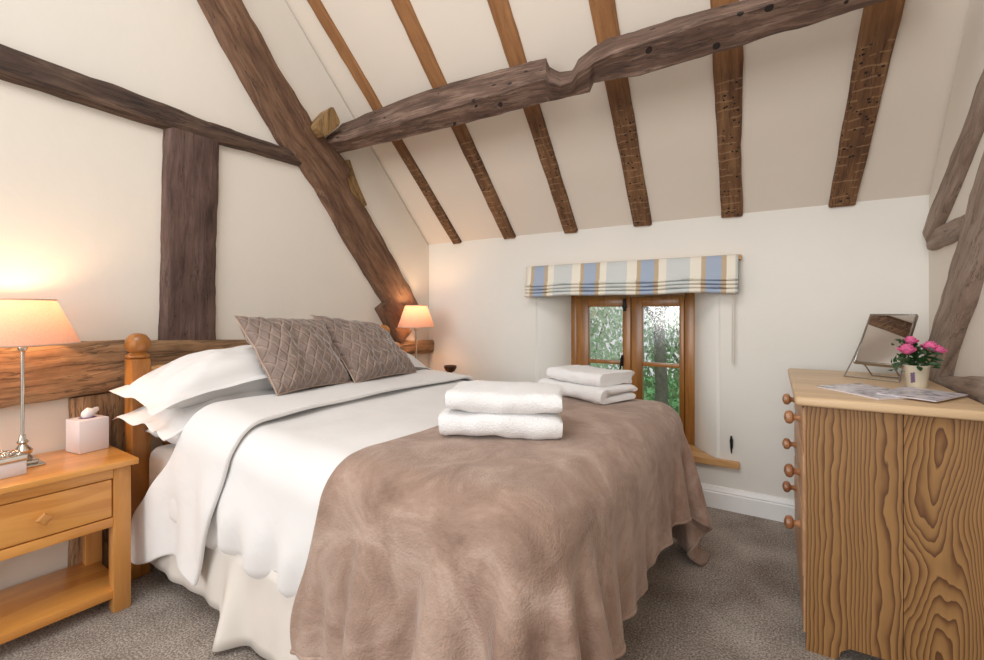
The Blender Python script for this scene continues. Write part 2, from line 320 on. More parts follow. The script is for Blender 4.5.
# ------------------------------------------------------------------ helpers
def tag(o, label=None, cat=None, group=None, kind=None):
    if label: o['label'] = label
    if cat: o['category'] = cat
    if group: o['group'] = group
    if kind: o['kind'] = kind
    return o
def thing(name, label, cat, loc=(0, 0, 0), rz=0, group=None):
    o = bpy.data.objects.new(name, None); COL.objects.link(o); o.empty_display_size = .1
    o.location = loc; o.rotation_euler = (0, 0, rz)
    return tag(o, label, cat, group)
def finish(name, bm, mat, parent=None, smooth=True, angle=35):
    bmesh.ops.recalc_face_normals(bm, faces=bm.faces)
    me = bpy.data.meshes.new(name); bm.to_mesh(me); bm.free()
    ms = mat if isinstance(mat, (list, tuple)) else [mat]
    for m in ms: me.materials.append(m)
    if smooth:
        me.polygons.foreach_set('use_smooth', [True]*len(me.polygons)); me.set_sharp_from_angle(angle=rad(angle))
    o = bpy.data.objects.new(name, me); COL.objects.link(o)
    if parent: o.parent = parent
    return o
def mod(o, t, **k):
    m = o.modifiers.new(t.lower(), t)
    for a, b in k.items(): setattr(m, a, b)
    return m
def box(bm, x0, x1, y0, y1, z0, z1, bev=0, seg=2, mi=0):
    g = bmesh.ops.create_cube(bm, size=1)
    vsx = g['verts']
    for v in vsx:
        v.co = Vector(((x0+x1)/2+v.co.x*(x1-x0), (y0+y1)/2+v.co.y*(y1-y0), (z0+z1)/2+v.co.z*(z1-z0)))
    es = list({e for v in vsx for e in v.link_edges}); fs = list({f for v in vsx for f in v.link_faces})
    for f in fs: f.material_index = mi
    if bev: bmesh.ops.bevel(bm, geom=es, offset=bev, segments=seg, profile=.5, affect='EDGES')
    return bm
def BX(*a, **k): return box(bmesh.new(), *a, **k)
def lathe(bm, prof, c=(0, 0, 0), n=32, axis='z', close=False):
    rings = []
    for r, z in prof:
        ring = []
        for i in range(n):
            a = 2*math.pi*i/n; p = (r*math.cos(a), r*math.sin(a), z)
            if axis == 'x': p = (z, r*math.cos(a), r*math.sin(a))
            if axis == '-x': p = (-z, r*math.cos(a), r*math.sin(a))
            ring.append(bm.verts.new(Vector(p)+Vector(c)))
        rings.append(ring)
    for a, b in zip(rings, rings[1:]):
        for i in range(n): bm.faces.new((a[i], a[(i+1) % n], b[(i+1) % n], b[i]))
    if close:
        bm.faces.new(rings[0]); bm.faces.new(rings[-1])
    return bm
def tube(bm, pts, r, n=10, closed=False):
    pts = [Vector(p) for p in pts]; rings = []; m = len(pts)
    rr = r if isinstance(r, (list, tuple)) else [r]*m
    up = None
    for i, p in enumerate(pts):
        if closed: t = pts[(i+1) % m]-pts[i-1]
        else: t = pts[min(i+1, m-1)]-pts[max(i-1, 0)]
        t.normalize()
        if up is None: up = t.orthogonal().normalized()
        up = (up-t*up.dot(t)).normalized(); s = t.cross(up)
        rings.append([bm.verts.new(p+(up*math.cos(2*math.pi*k/n)+s*math.sin(2*math.pi*k/n))*rr[i]) for k in range(n)])
    prs = list(zip(rings, rings[1:]))+([(rings[-1], rings[0])] if closed else [])
    for a, b in prs:
        for k in range(n): bm.faces.new((a[k], a[(k+1) % n], b[(k+1) % n], b[k]))
    if not closed:
        bm.faces.new(rings[0]); bm.faces.new(rings[-1])
    return bm
def prism(bm, poly, axis, a, b):
    """poly in the two other axes, extruded along axis from a to b"""
    def P(p, t):
        return {'x': (t, p[0], p[1]), 'y': (p[0], t, p[1]), 'z': (p[0], p[1], t)}[axis]
    A = [bm.verts.new(P(p, a)) for p in poly]; B = [bm.verts.new(P(p, b)) for p in poly]
    bm.faces.new(A); bm.faces.new(B); n = len(poly)
    for i in range(n): bm.faces.new((A[i], A[(i+1) % n], B[(i+1) % n], B[i]))
    return bm
def catmull(pts, per):
    out = []; n = len(pts)
    for i in range(n-1):
        p0, p1, p2, p3 = pts[max(i-1, 0)], pts[i], pts[i+1], pts[min(i+2, n-1)]
        for k in range(per):
            t = k/per
            out.append(.5*((2*p1)+(p2-p0)*t+(2*p0-5*p1+4*p2-p3)*t*t+(3*p1-p0-3*p2+p3)*t**3))
    out.append(pts[-1]); return out
def timber(name, sections, mat, label=None, cat='beam', nper=10, cs=5, rough=.006, parent=None, smoothpath=False, group=None, seed=0, rnd=.012, ang=50):
    """sections: list of 4 corner points each; lofted into a hewn timber with worn edges and a rough surface"""
    bm = bmesh.new(); uvl = bm.loops.layers.uv.new('UVMap')
    secs = []
    S = [[Vector(p) for p in s] for s in sections]
    for i in range(len(S)-1):
        for k in range(nper):
            t = k/nper; secs.append([S[i][c].lerp(S[i+1][c], t) for c in range(4)])
    secs.append(S[-1])
    rings = []; U = []; V = []; dist = 0; prev = None
    for s in secs:
        c = sum(s, Vector())/4
        if prev is not None: dist += (c-prev).length
        prev = c; ring = []; vv = []; per = 0
        for q in range(4):
            a, b = s[q], s[(q+1) % 4]; l = (b-a).length
            for k in range(cs):
                t = (k+.5)/cs if True else 0
                p = a.lerp(b, t)
                # round the arris
                e = min(t, 1-t)*l
                if e < rnd*1.5: p = p+(c-p).normalized()*(rnd*1.5-e)*.45
                nn = noise.noise_vector(p*9+Vector((seed, seed, seed)))*rough+noise.noise_vector(p*32+Vector((seed, 0, 0)))*rough*.35
                ring.append(p+nn); vv.append(per+t*l)
            per += l
        rings.append([bm.verts.new(p) for p in ring]); U.append(dist); V.append(vv)
    n = 4*cs
    for i in range(len(rings)-1):
        for k in range(n):
            k2 = (k+1) % n
            f = bm.faces.new((rings[i][k], rings[i][k2], rings[i+1][k2], rings[i+1][k]))
            v2 = V[i][k2] if k2 else V[i][k]+.03
            uvs = [(U[i], V[i][k]), (U[i], v2), (U[i+1], v2), (U[i+1], V[i][k])]
            for l, u in zip(f.loops, uvs): l[uvl].uv = (u[0]+seed*3.7, u[1]+seed*.9)
    for ring in (rings[0], rings[-1]):
        f = bm.faces.new(ring)
        c = f.calc_center_median()
        for l in f.loops:
            d = l.vert.co-c; l[uvl].uv = (d.z+d.x*.3, d.y+d.x)
    o = finish(name, bm, mat, parent, angle=ang)
    if label: tag(o, label, cat, group)
    return o
def wall_timber(name, stations, x0, x1, *a, **k):
    """stations: ((y,z) of one edge, (y,z) of the other edge) on a gable wall; depth from x0 (in the wall) to x1 (face)"""
    secs = [[(x1, *p), (x1, *q), (x0, *q), (x0, *p)] for p, q in stations]
    return timber(name, secs, *a, **k)
def sstep(a, b, x):
    t = max(0, min(1, (x-a)/(b-a))); return t*t*(3-2*t)

# ------------------------------------------------------------------ the room
fl = finish('floor', BX(XL-.1, XR+.1, -1.6, YW+.3, -.06, 0), M_carpet, smooth=False); tag(fl, kind='structure')
gable = [(-1.6, -.05), (YW+.2, -.05), (YW+.2, ZK), (YW, ZK), (.9, ZK+SL*(YW-.9)), (-1.0, ZK+SL*(YW-.9)-1.9*SL), (-1.6, 1.5)]
wl = finish('wall_left', prism(bmesh.new(), gable, 'x', XL-.2, XL), M_wall, smooth=False); tag(wl, kind='structure')
wr = finish('wall_right', prism(bmesh.new(), gable, 'x', XR, XR+.2), M_wall, smooth=False); tag(wr, kind='structure')
# sloping ceiling
ce = finish('ceiling', prism(bmesh.new(), [(YW+.02, ZK-.02+.02), (.9, ZK+SL*(YW-.9)), (.9, ZK+SL*(YW-.9)+.15), (YW+.2, ZK+.08)], 'x', XL-.05, XR+.05), M_ceil, smooth=False); tag(ce, kind='structure')
# window wall with splayed recess
bm = bmesh.new()
ox0, ox1, oz0, oz1 = -1.60, -.37, .285, 1.43
ix0, ix1, iz0, iz1 = -1.425, -.535, .285, 1.335
YF = 3.37; YO = 3.52
def ring(y, x0, x1, z0, z1): return [bm.verts.new(p) for p in ((x0, y, z0), (x1, y, z0), (x1, y, z1), (x0, y, z1))]
A = ring(YW, XL-.05, XR+.05, -.05, ZK+.03); B = ring(YW, ox0, ox1, oz0, oz1); Cc = ring(YF, ix0, ix1, iz0, iz1); D = ring(YO, ix0, ix1, iz0, iz1); E_ = ring(YO, XL-.05, XR+.05, -.05, ZK+.03)
for P, Q in ((A, B), (B, Cc), (Cc, D), (D, E_), (E_, A)):
    for i in range(4): bm.faces.new((P[i], P[(i+1) % 4], Q[(i+1) % 4], Q[i]))
bmesh.ops.bevel(bm, geom=[e for e in bm.edges if all(v in B for v in e.verts)], offset=.018, segments=3, affect='EDGES')
wb = finish('wall_back', bm, M_wallw, angle=60); tag(wb, kind='structure')
# skirting board
prof = [(YW, 0), (YW-.022, 0), (YW-.022, .092), (YW-.017, .098), (YW-.019, .106), (YW-.012, .118), (YW-.010, .128), (YW, .132)]
bb = finish('baseboard_back', prism(bmesh.new(), prof, 'x', XL, XR), M_white, angle=20); tag(bb, kind='structure')

# ------------------------------------------------------------------ window
win = bpy.data.objects.new('window_1', None); COL.objects.link(win); tag(win, kind='structure')
win.location = (-.98, 3.40, .29)
def W_(bmf, name, mat, parent=win, **k):
    o = finish(name, bmf, mat, None, **k)
    o.parent = parent
    off = Vector(win.location)
    if parent is win: o.location = -off
    return o
y0, y1 = 3.37, 3.45
bm = bmesh.new()
fw = .045
box(bm, ix0, ix0+fw, y0, y1, iz0, iz1, .004); box(bm, ix1-.062, ix1, y0, y1, iz0, iz1, .004)
box(bm, ix0+fw, ix1-.062, y0, y1, iz1-.03, iz1, .004); box(bm, ix0+fw, ix1-.062, y0, y1, iz0, iz0+.045, .004)
W_(bm, 'window_frame', M_win)
def casement(x0, x1, gx0, gx1):
    bm = bmesh.new(); z0, z1 = iz0+.047, iz1-.032; ya, yb = 3.362, 3.41
    box(bm, x0, gx0, ya, yb, z0, z1, .005); box(bm, gx1, x1, ya, yb, z0, z1, .005)
    box(bm, gx0-.002, gx1+.002, ya+.001, yb, 1.232, z1, .005); box(bm, gx0-.002, gx1+.002, ya+.001, yb, z0, .40, .005)
    box(bm, gx0-.002, gx1+.002, ya+.004, yb, .808, .836, .005)
    c = W_(bm, 'casement', M_win)
    for (a, b) in ((.40, .808), (.836, 1.232)):
        p = finish('pane', BX(gx0-.003, gx1+.003, 3.388, 3.392, a-.003, b+.003), M_glass, c, smooth=False)
    return c
c1 = casement(-1.378, -.962, -1.282, -1.022)
c2 = casement(-.958, -.599, -.880, -.632)
bm = bmesh.new(); box(bm, -1.012, -.994, 3.346, 3.362, 1.20, 1.29, .003); box(bm, -1.018, -.988, 3.34, 3.352, 1.225, 1.245, .003)
W_(bm, 'latch', M_iron)
bm = bmesh.new(); box(bm, -1.03, -1.012, 3.35, 3.362, .80, .88, .003); tube(bm, [(-1.02, 3.345, .87), (-1.02, 3.325, .86), (-1.022, 3.32, .80), (-1.03, 3.325, .775)], .006, 8)
W_(bm, 'casement_handle', M_iron)
# window board
bm = prism(bmesh.new(), [(-1.73, 3.10), (-.247, 3.10), (-.247, YW-.001), (-.385, YW-.001), (-.55, 3.37), (-1.41, 3.37), (-1.585, YW-.001), (-1.73, YW-.001)], 'z', .262, .30)
bmesh.ops.bevel(bm, geom=bm.edges[:], offset=.004, segments=2, affect='EDGES')
sill = finish('windowsill', bm, M_sill); tag(sill, 'pale oak window board under the small window, front edge proud of the wall', 'windowsill')

# ------------------------------------------------------------------ garden beyond the window
gr = finish('lawn', BX(-9, 7, 3.6, 14, -.75, -.7), M_grass, smooth=False); tag(gr, kind='structure')
gr.name = 'ground'
def leaves(bm, c, r, n, size, rng):
    for _ in range(n):
        while True:
            p = Vector((rng.uniform(-1, 1), rng.uniform(-1, 1), rng.uniform(-1, 1)))
            if p.length < 1: break
        p = Vector(c)+Vector((p.x*r[0], p.y*r[1], p.z*r[2]))
        e = Euler((rng.uniform(0, 6), rng.uniform(0, 6), rng.uniform(0, 6))).to_matrix(); s = size*rng.uniform(.6, 1.3)
        q = [bm.verts.new(p+e @ Vector(k)) for k in ((-s, 0, 0), (0, -s*.45, .1*s), (s, 0, 0), (0, s*.45, .1*s))]
        bm.faces.new(q)
rng = random.Random(7)
t = thing('garden_tree', 'grey-barked forked tree seen through the right-hand window pane', 'tree', (-1.62, 7.2, -.7))
bm = bmesh.new()
tube(bm, [(0, 0, 0), (.02, 0, .8), (-.02, 0, 1.6), (.02, .02, 2.2), (.05, 0, 3.4), (.12, 0, 4.6)], [.10, .09, .08, .07, .06, .04], 10)
tube(bm, [(-.01, 0, 1.85), (.25, .05, 2.15), (.5, .0, 2.35), (.62, .05, 2.8)], [.05, .035, .028, .012], 8)
tube(bm, [(0, 0, 1.7), (-.22, .05, 1.95), (-.35, .1, 2.4), (-.5, .1, 3)], [.05, .035, .028, .012], 8)
tube(bm, [(.02, 0, 2.4), (-.2, -.05, 2.8), (-.5, -.1, 3.6)], [.04, .03, .012], 8)
finish('trunk', bm, M_bark, t)
bm = bmesh.new()
leaves(bm, (0, 0, 3.6), (1.5, 1.2, 1.3), 900, .05, rng); leaves(bm, (.1, .2, 2.3), (1.0, .6, .8), 160, .035, rng)
finish('foliage', bm, M_foliage2, t, smooth=False)
def shrub(name, label, x, y, r, n, size, m):
    t = thing(name, label, 'shrub', (x, y, -.7))
    bm = bmesh.new()
    for k in range(5):
        a = k*1.3; tube(bm, [(0, 0, 0), (math.cos(a)*r[0]*.3, math.sin(a)*r[1]*.3, r[2]), (math.cos(a)*r[0]*.6, math.sin(a)*r[1]*.6, r[2]*1.6)], [.03, .02, .008], 6)
    finish('stem', bm, M_bark, t)
    bm = bmesh.new(); leaves(bm, (0, 0, r[2]), r, n, size, rng); finish('foliage', bm, m, t, smooth=False)
shrub('garden_shrub', 'pale green leafy shrub filling the left-hand window panes', -3.05, 6.9, (1.15, .9, 1.7), 3600, .055, M_foliage2)
shrub('garden_shrub', 'dark green shrub standing low behind the tree outside the window', -1.2, 8.6, (1.6, .9, .95), 3200, .06, M_foliage)
shrub('garden_shrub', 'tall pale shrub far behind the right-hand window pane', -3.9, 9.8, (2.1, .9, 2.0), 3000, .07, M_foliage2)

# ------------------------------------------------------------------ roof timbers
def ceil_pt(x, y, off): # off below the ceiling plane, perpendicular
    k = off/math.sqrt(2); return (x, y-k, ZK+SL*(YW-y)-k)
def rafter(label, lower, upper, wl_, wu, seed, bulge=None):
    # lower/upper = (x,y) of the centre line on the ceiling plane
    secs = []; n = 6
    for i in range(n+1):
        t = i/n; x = lower[0]+(upper[0]-lower[0])*t; y = lower[1]+(upper[1]-lower[1])*t; w = (wl_+(wu-wl_)*t)/2
        if bulge: w += bulge*math.exp(-((t-.35)/.12)**2)*.5; x += bulge*math.exp(-((t-.35)/.12)**2)*.4
        secs.append([ceil_pt(x-w, y, .013), ceil_pt(x+w, y, .013), ceil_pt(x+w, y, -.05), ceil_pt(x-w, y, -.05)])
    return timber('rafter', secs, M_raft, label, 'rafter', nper=6, rough=.004, seed=seed, rnd=.006, group=None)
rafter('leftmost and narrowest roof rafter, glowing orange above the far bedside lamp', (-2.345, 3.13), (-2.485, 1.25), .085, .095, 1)
rafter('second roof rafter from the left, marked with pale lath lines', (-1.835, 3.13), (-1.87, 1.25), .105, .11, 2)
rafter('third roof rafter from the left, ending above the blind', (-1.325, 3.13), (-1.26, 1.25), .10, .12, 3)
rafter('fourth roof rafter from the left, passing behind the notched purlin splice', (-.817, 3.13), (-.72, 1.25), .115, .13, 4)
rafter('fifth roof rafter, wavy-edged and nearly upright in the photo', (-.290, 3.13), (-.20, 1.25), .115, .08, 5, bulge=.03)
rafter('rightmost and widest roof rafter, above the chest of drawers', (.240, 3.13), (.477, 1.25), .118, .165, 6)

# purlin, set square to the slope: T back of upper face, G ridge, B bottom edge
TG = [(0, 326, 124, 141, 160), (0, 345, 122, 139, 153), (0, 400, 98, 121, 141), (0, 450, 81, 106, 129), (0, 500, 68, 91, 116), (0, 530, 60, 82, 108), (0, 546, 57, 76, 104), (0, 550, 66, 80, 103), (0, 560, 71, 84, 101),
      (0, 572, 69, 80, 98), (0, 578, 58, 71, 96), (0, 590, 48, 64, 93), (0, 594, 45, 61, 84), (0, 610, 37, 52, 82), (0, 640, 28, 42, 77), (0, 700, 10, 22, 60), (0, 760, -5, 5, 41), (0, 820, -22, -12, 23), (0, 875, -38, -28, 5), (0, 935, -56, -46, -14)]
def unproj_y(u, v, y):
    r = (u-492)/465.; d = (Fv[0]+Rv[0]*r, Fv[1]+Rv[1]*r, (311-v)/465.); k = y/d[1]; return Vector((d[0]*k, y, H+d[2]*k))
secs = []
for _, u, vt, vg, vb in TG:
    g = unproj_y(u, vg, 2.03); T = unproj_y(u, vt, 2.22); B = unproj_y(u, vb, 2.15)
    K = T+(B-g)*.9
    secs.append([tuple(round(c, 3) for c in p) for p in (T, g, B, K)])
timber('purlin', secs, M_purl, 'massive weathered purlin crossing the sloping ceiling with a notched splice', 'beam', nper=5, cs=6, rough=.006, seed=9, rnd=.004, ang=28)

# ------------------------------------------------------------------ timbers of the left gable wall
FX = -2.612
wall_timber('tie_beam', [((.0, 2.15), (.0, 2.285)), ((.30, 2.14), (.30, 2.268)), ((.5, 2.128), (.5, 2.258)), ((.9, 2.115), (.9, 2.245)), ((1.25, 2.118), (1.25, 2.222)), ((1.5, 2.128), (1.5, 2.218)), ((1.85, 2.13), (1.85, 2.205))],
            XL-.03, FX, M_beam, 'dark horizontal tie beam high on the wall above the bed', seed=11, rough=.006)
wall_timber('wall_post', [((1.062, 1.04), (1.328, 1.04)), ((1.066, 1.30), (1.326, 1.30)), ((1.070, 1.5), (1.328, 1.5)), ((1.075, 1.8), (1.338, 1.8)), ((1.085, 2.13), (1.345, 2.13))],
            XL-.03, FX-.006, M_post, 'wide dark upright post on the wall behind the bed, under the tie beam', 'post', seed=12, rough=.005)
wall_timber('wall_rail', [((.0, .80), (.0, 1.085)), ((.5, .815), (.5, 1.077)), ((.93, .838), (.93, 1.062)), ((1.3, .835), (1.3, 1.045)), ((2.0, .83), (2.0, 1.0)), ((2.7, .835), (2.7, .955)), ((YW, .835), (YW, .945))],
            XL-.03, FX+.01, M_rail, 'thick cracked horizontal rail on the wall at headboard height, lit by the lamps', 'beam', seed=13, rough=.009)
wall_timber('wall_stud', [((.715, .0), (.935, .0)), ((.72, .4), (.93, .4)), ((.718, .82), (.93, .83))],
            XL-.03, FX-.012, M_rail, 'short brown stud below the wall rail, behind the tissue box', 'post', seed=14, rough=.006)
wall_timber('principal_rafter', [((1.01, 3.30), (1.24, 3.43)), ((1.246, 2.844), (1.462, 2.965)), ((1.50, 2.49), (1.75, 2.62)), ((1.70, 2.235), (1.97, 2.39)), ((1.83, 2.14), (2.16, 2.28)), ((1.92, 2.05), (2.25, 2.21)), ((2.00, 1.96), (2.21, 2.13)),
             ((2.08, 1.86), (2.25, 2.05)), ((2.17, 1.735), (2.38, 1.955)), ((2.37, 1.50), (2.60, 1.70)), ((2.61, 1.22), (2.82, 1.43)), ((2.70, 1.12), (2.96, 1.25))],
            XL-.03, FX+.004, M_princ, 'long diagonal principal rafter rising from the far bedside to the ceiling', seed=15, rough=.008, cs=6)
wall_timber('lower_strut', [((2.50, 1.22), (2.62, 1.30)), ((2.60, 1.08), (2.74, 1.18)), ((2.72, .94), (2.86, 1.04))],
            XL-.03, FX+.02, M_princ, 'short lower strut under the foot of the principal rafter beside the far lamp', seed=16, rough=.006)
wall_timber('backing_strip', [((2.16, 2.24), (2.25, 2.28)), ((2.21, 2.10), (2.31, 2.16)), ((2.32, 1.93), (2.41, 1.99))],
            XL-.02, FX-.018, M_stub, 'pale timber strip behind the principal rafter just below the purlin', seed=17, rough=.003)
timber('purlin_stub', [[(-2.66, 1.905, 2.395), (-2.66, 1.97, 2.33), (-2.66, 2.10, 2.47), (-2.66, 2.03, 2.55)], [(-2.54, 1.885, 2.385), (-2.54, 1.955, 2.325), (-2.54, 2.09, 2.46), (-2.54, 2.02, 2.56)]],
       M_stub, 'ochre square timber stub poking out above the left end of the purlin', 'beam', seed=18, rough=.004)

# ------------------------------------------------------------------ timbers of the right wall
GX = XR-.035
wall_timber('wall_brace', [((3.12, 1.60), (2.99, 1.52)), ((2.70, 1.80), (2.62, 1.70)), ((2.286, 2.005), (2.286, 1.882)), ((1.8, 2.26), (1.8, 2.13))], XR+.03, GX, M_grey,
            'narrow greyed brace sloping up the right wall beneath the ceiling', seed=21, rough=.005)
wall_timber('wall_nogging', [((3.03, 1.49), (3.03, 1.59)), ((2.7, 1.49), (2.7, 1.585)), ((2.38, 1.49), (2.38, 1.57))], XR+.03, GX+.006, M_grey,
            'short greyed horizontal timber joining the two braces on the right wall', seed=22, rough=.004)
wall_timber('wall_brace', [((3.13, .88), (2.76, .88)), ((2.95, 1.06), (2.62, 1.06)), ((2.6, 1.37), (2.42, 1.24)), ((2.286, 1.656), (2.2, 1.48)), ((1.8, 2.08), (1.7, 1.9))], XR+.03, GX-.01, M_grey,
            'wide greyed diagonal brace on the right wall rising from behind the flower pot', seed=23, rough=.006)
wall_timber('wall_rail', [((3.13, .74), (3.13, .872)), ((2.7, .76), (2.7, .925)), ((2.286, .78), (2.286, .972)), ((1.7, .80), (1.7, 1.0))], XR+.03, GX-.012, M_grey,
            'brown horizontal rail low on the right wall behind the chest of drawers', seed=24, rough=.005)

# ------------------------------------------------------------------ roman blind
bl = thing('roman_blind', 'gathered roman blind striped cream, blue and tan above the window', 'blind', (-.94, 3.10, 1.30))
pr = [(3.085, 1.533), (3.070, 1.528), (3.064, 1.48), (3.060, 1.42), (3.052, 1.404), (3.040, 1.394), (3.044, 1.386), (3.066, 1.384), (3.044, 1.378), (3.038, 1.369), (3.044, 1.362), (3.066, 1.360), (3.042, 1.354), (3.036, 1.346), (3.042, 1.339), (3.066, 1.337), (3.040, 1.331), (3.034, 1.320), (3.040, 1.309), (3.060, 1.306), (3.080, 1.310)]
bm = bmesh.new(); nx = 60; rows = []
for i in range(nx+1):
    x = -1.655+(1.655-.25)*i/nx; sag = .010*math.sin(i/nx*math.pi)*0+.003*math.sin(x*9)
    rows.append([bm.verts.new((x+.94, y+.002*math.sin(x*23+j)-3.10, z+(sag if j > 3 else 0)-.002*math.sin(x*15)*(j > 3)-1.30)) for j, (y, z) in enumerate(pr)])
for a, b in zip(rows, rows[1:]):
    for j in range(len(pr)-1): bm.faces.new((a[j], b[j], b[j+1], a[j+1]))
o = finish('blind_fabric', bm, M_blind, bl, angle=80); mod(o, 'SOLIDIFY', thickness=.003)
# stripes read world x: the fabric's object coordinates start at the blind's centre
for n_ in M_blind.node_tree.nodes:
    if n_.type == 'MATH' and n_.operation == 'ADD': n_.inputs[1].default_value = 1.613-.94+.388*4
bm = BX(-1.65+.94, -.238+.94, -.012, YW-3.10-.001, .205, .234, .003); finish('headrail', bm, M_sill, bl)
bm = bmesh.new(); tube(bm, [(.655, -.005, .22), (.656, -.005, -.1), (.654, -.003, -.40), (.660, -.003, -.425), (.666, -.003, -.40), (.665, -.005, -.1), (.665, -.005, .22)], .0028, 6)
finish('pull_cord', bm, M_cord, bl)
bm = bmesh.new(); tube(bm, [(0, 0, .045), (0, -.012, .05), (0, -.014, .02), (0, -.012, -.03), (0, -.004, -.055)], [.003, .005, .009, .005, .003], 8); lathe(bm, [(.0005, 0), (.009, .001), (.009, .006), (.0005, .007)], (0, -.006, .02), 12)
box(bm, -.008, .008, -.003, .004, -.025, .03, .002)
o = finish('cord_hook', bm, M_iron); o.location = (-.292, YW-.004, .40); tag(o, 'small black iron cord hook fixed to the wall above the window board', 'hook')

# ------------------------------------------------------------------ bed
BY0, BY1 = .93, 2.43; BXF = -.46; BXH = -2.46
bed = thing('bed', 'double bed with orange pine posts against the timbered wall', 'bed', (-1.5, 1.68, 0))
def off(bm, t): bmesh.ops.translate(bm, verts=bm.verts, vec=Vector(t)); return bm
boff = (1.5, -1.68, 0)
for y in (.917, 2.44):
    bm = bmesh.new(); box(bm, -2.545, -2.462, y-.038, y+.038, 0, .985, .008)
    lathe(bm, [(.001, .985), (.036, .985), (.046, .992), (.046, 1.0), (.034, 1.006), (.03, 1.012), (.040, 1.022), (.049, 1.045), (.046, 1.07), (.032, 1.09), (.015, 1.098), (.0005, 1.1)], (-2.503, y, 0), 28)
    finish('headboard_post', off(bm, boff), M_bedw, bed)
bm = BX(-2.53, -2.475, .955, 2.40, .885, .945, .015, 3); finish('headboard_rail', off(bm, boff), M_sill, bed)
for i in range(9):
    y = 1.05+i*.157; finish('headboard_slat', off(BX(-2.515, -2.49, y-.03, y+.03, .4, .89, .005), boff), M_bedw, bed)
finish('base', off(BX(BXH, -.76, BY0+.03, BY1-.03, .06, .33, .02), boff), M_base, bed)
for x in (-2.3, -.9):
    for y in (1.1, 2.25): finish('castor', off(lathe(bmesh.new(), [(.001, 0), (.03, 0), (.03, .062), (.001, .062)], (x, y, 0), 16), boff), M_black, bed)
# mattress
bm = bmesh.new(); box(bm, BXH, BXF, BY0, BY1, .332, .585, .05, 4)
mt = finish('mattress', bm, M_sheet); tag(mt, 'mattress under a cream fitted sheet, its corner showing beside the nightstand', 'mattress')
# valance: hangs round three sides
va_pts = []
def skirt():
    bm = bmesh.new(); cols = []
    path = []
    n1 = 230; XE = -.72
    for i in range(n1+1): path.append((BXH+.01+(XE-BXH)*i/n1, BY0-.012, 0, -1))
    for i in range(1, 90): path.append((XE+.012, BY0-.01+(BY1-BY0+.02)*i/90, 1, 0))
    for i in range(n1+1): path.append((XE+.01-(XE-BXH)*i/n1, BY1+.012, 0, 1))
    for (x, y, nx_, ny_) in path:
        cold = []
        for k in range(9):
            t = k/8; z = .331+(.02-.331)*t
            d = .006*t*math.sin(x*17+y*14)+.004*t*math.sin(x*41+2)
            if ny_ < 0:
                if x < -1.78: z = .331+(.085-.331)*t
                f = math.exp(-((x+1.68)/.045)**2); d += .075*f*t**1.2
                f2 = math.exp(-((x+1.60)/.02)**2); d -= .0*f2
            cold.append(bm.verts.new((x+nx_*d, y+ny_*d, z)))
        cols.append(cold)
    for a, b in zip(cols, cols[1:]):
        for k in range(8): bm.faces.new((a[k], b[k], b[k+1], a[k+1]))
    o = finish('valance', bm, M_sheet, angle=80); mod(o, 'SOLIDIFY', thickness=.004, offset=1)
    return o
v = skirt(); tag(v, 'cream valance skirt hanging round the bed base, flaring at a pleat on the near side', 'valance')

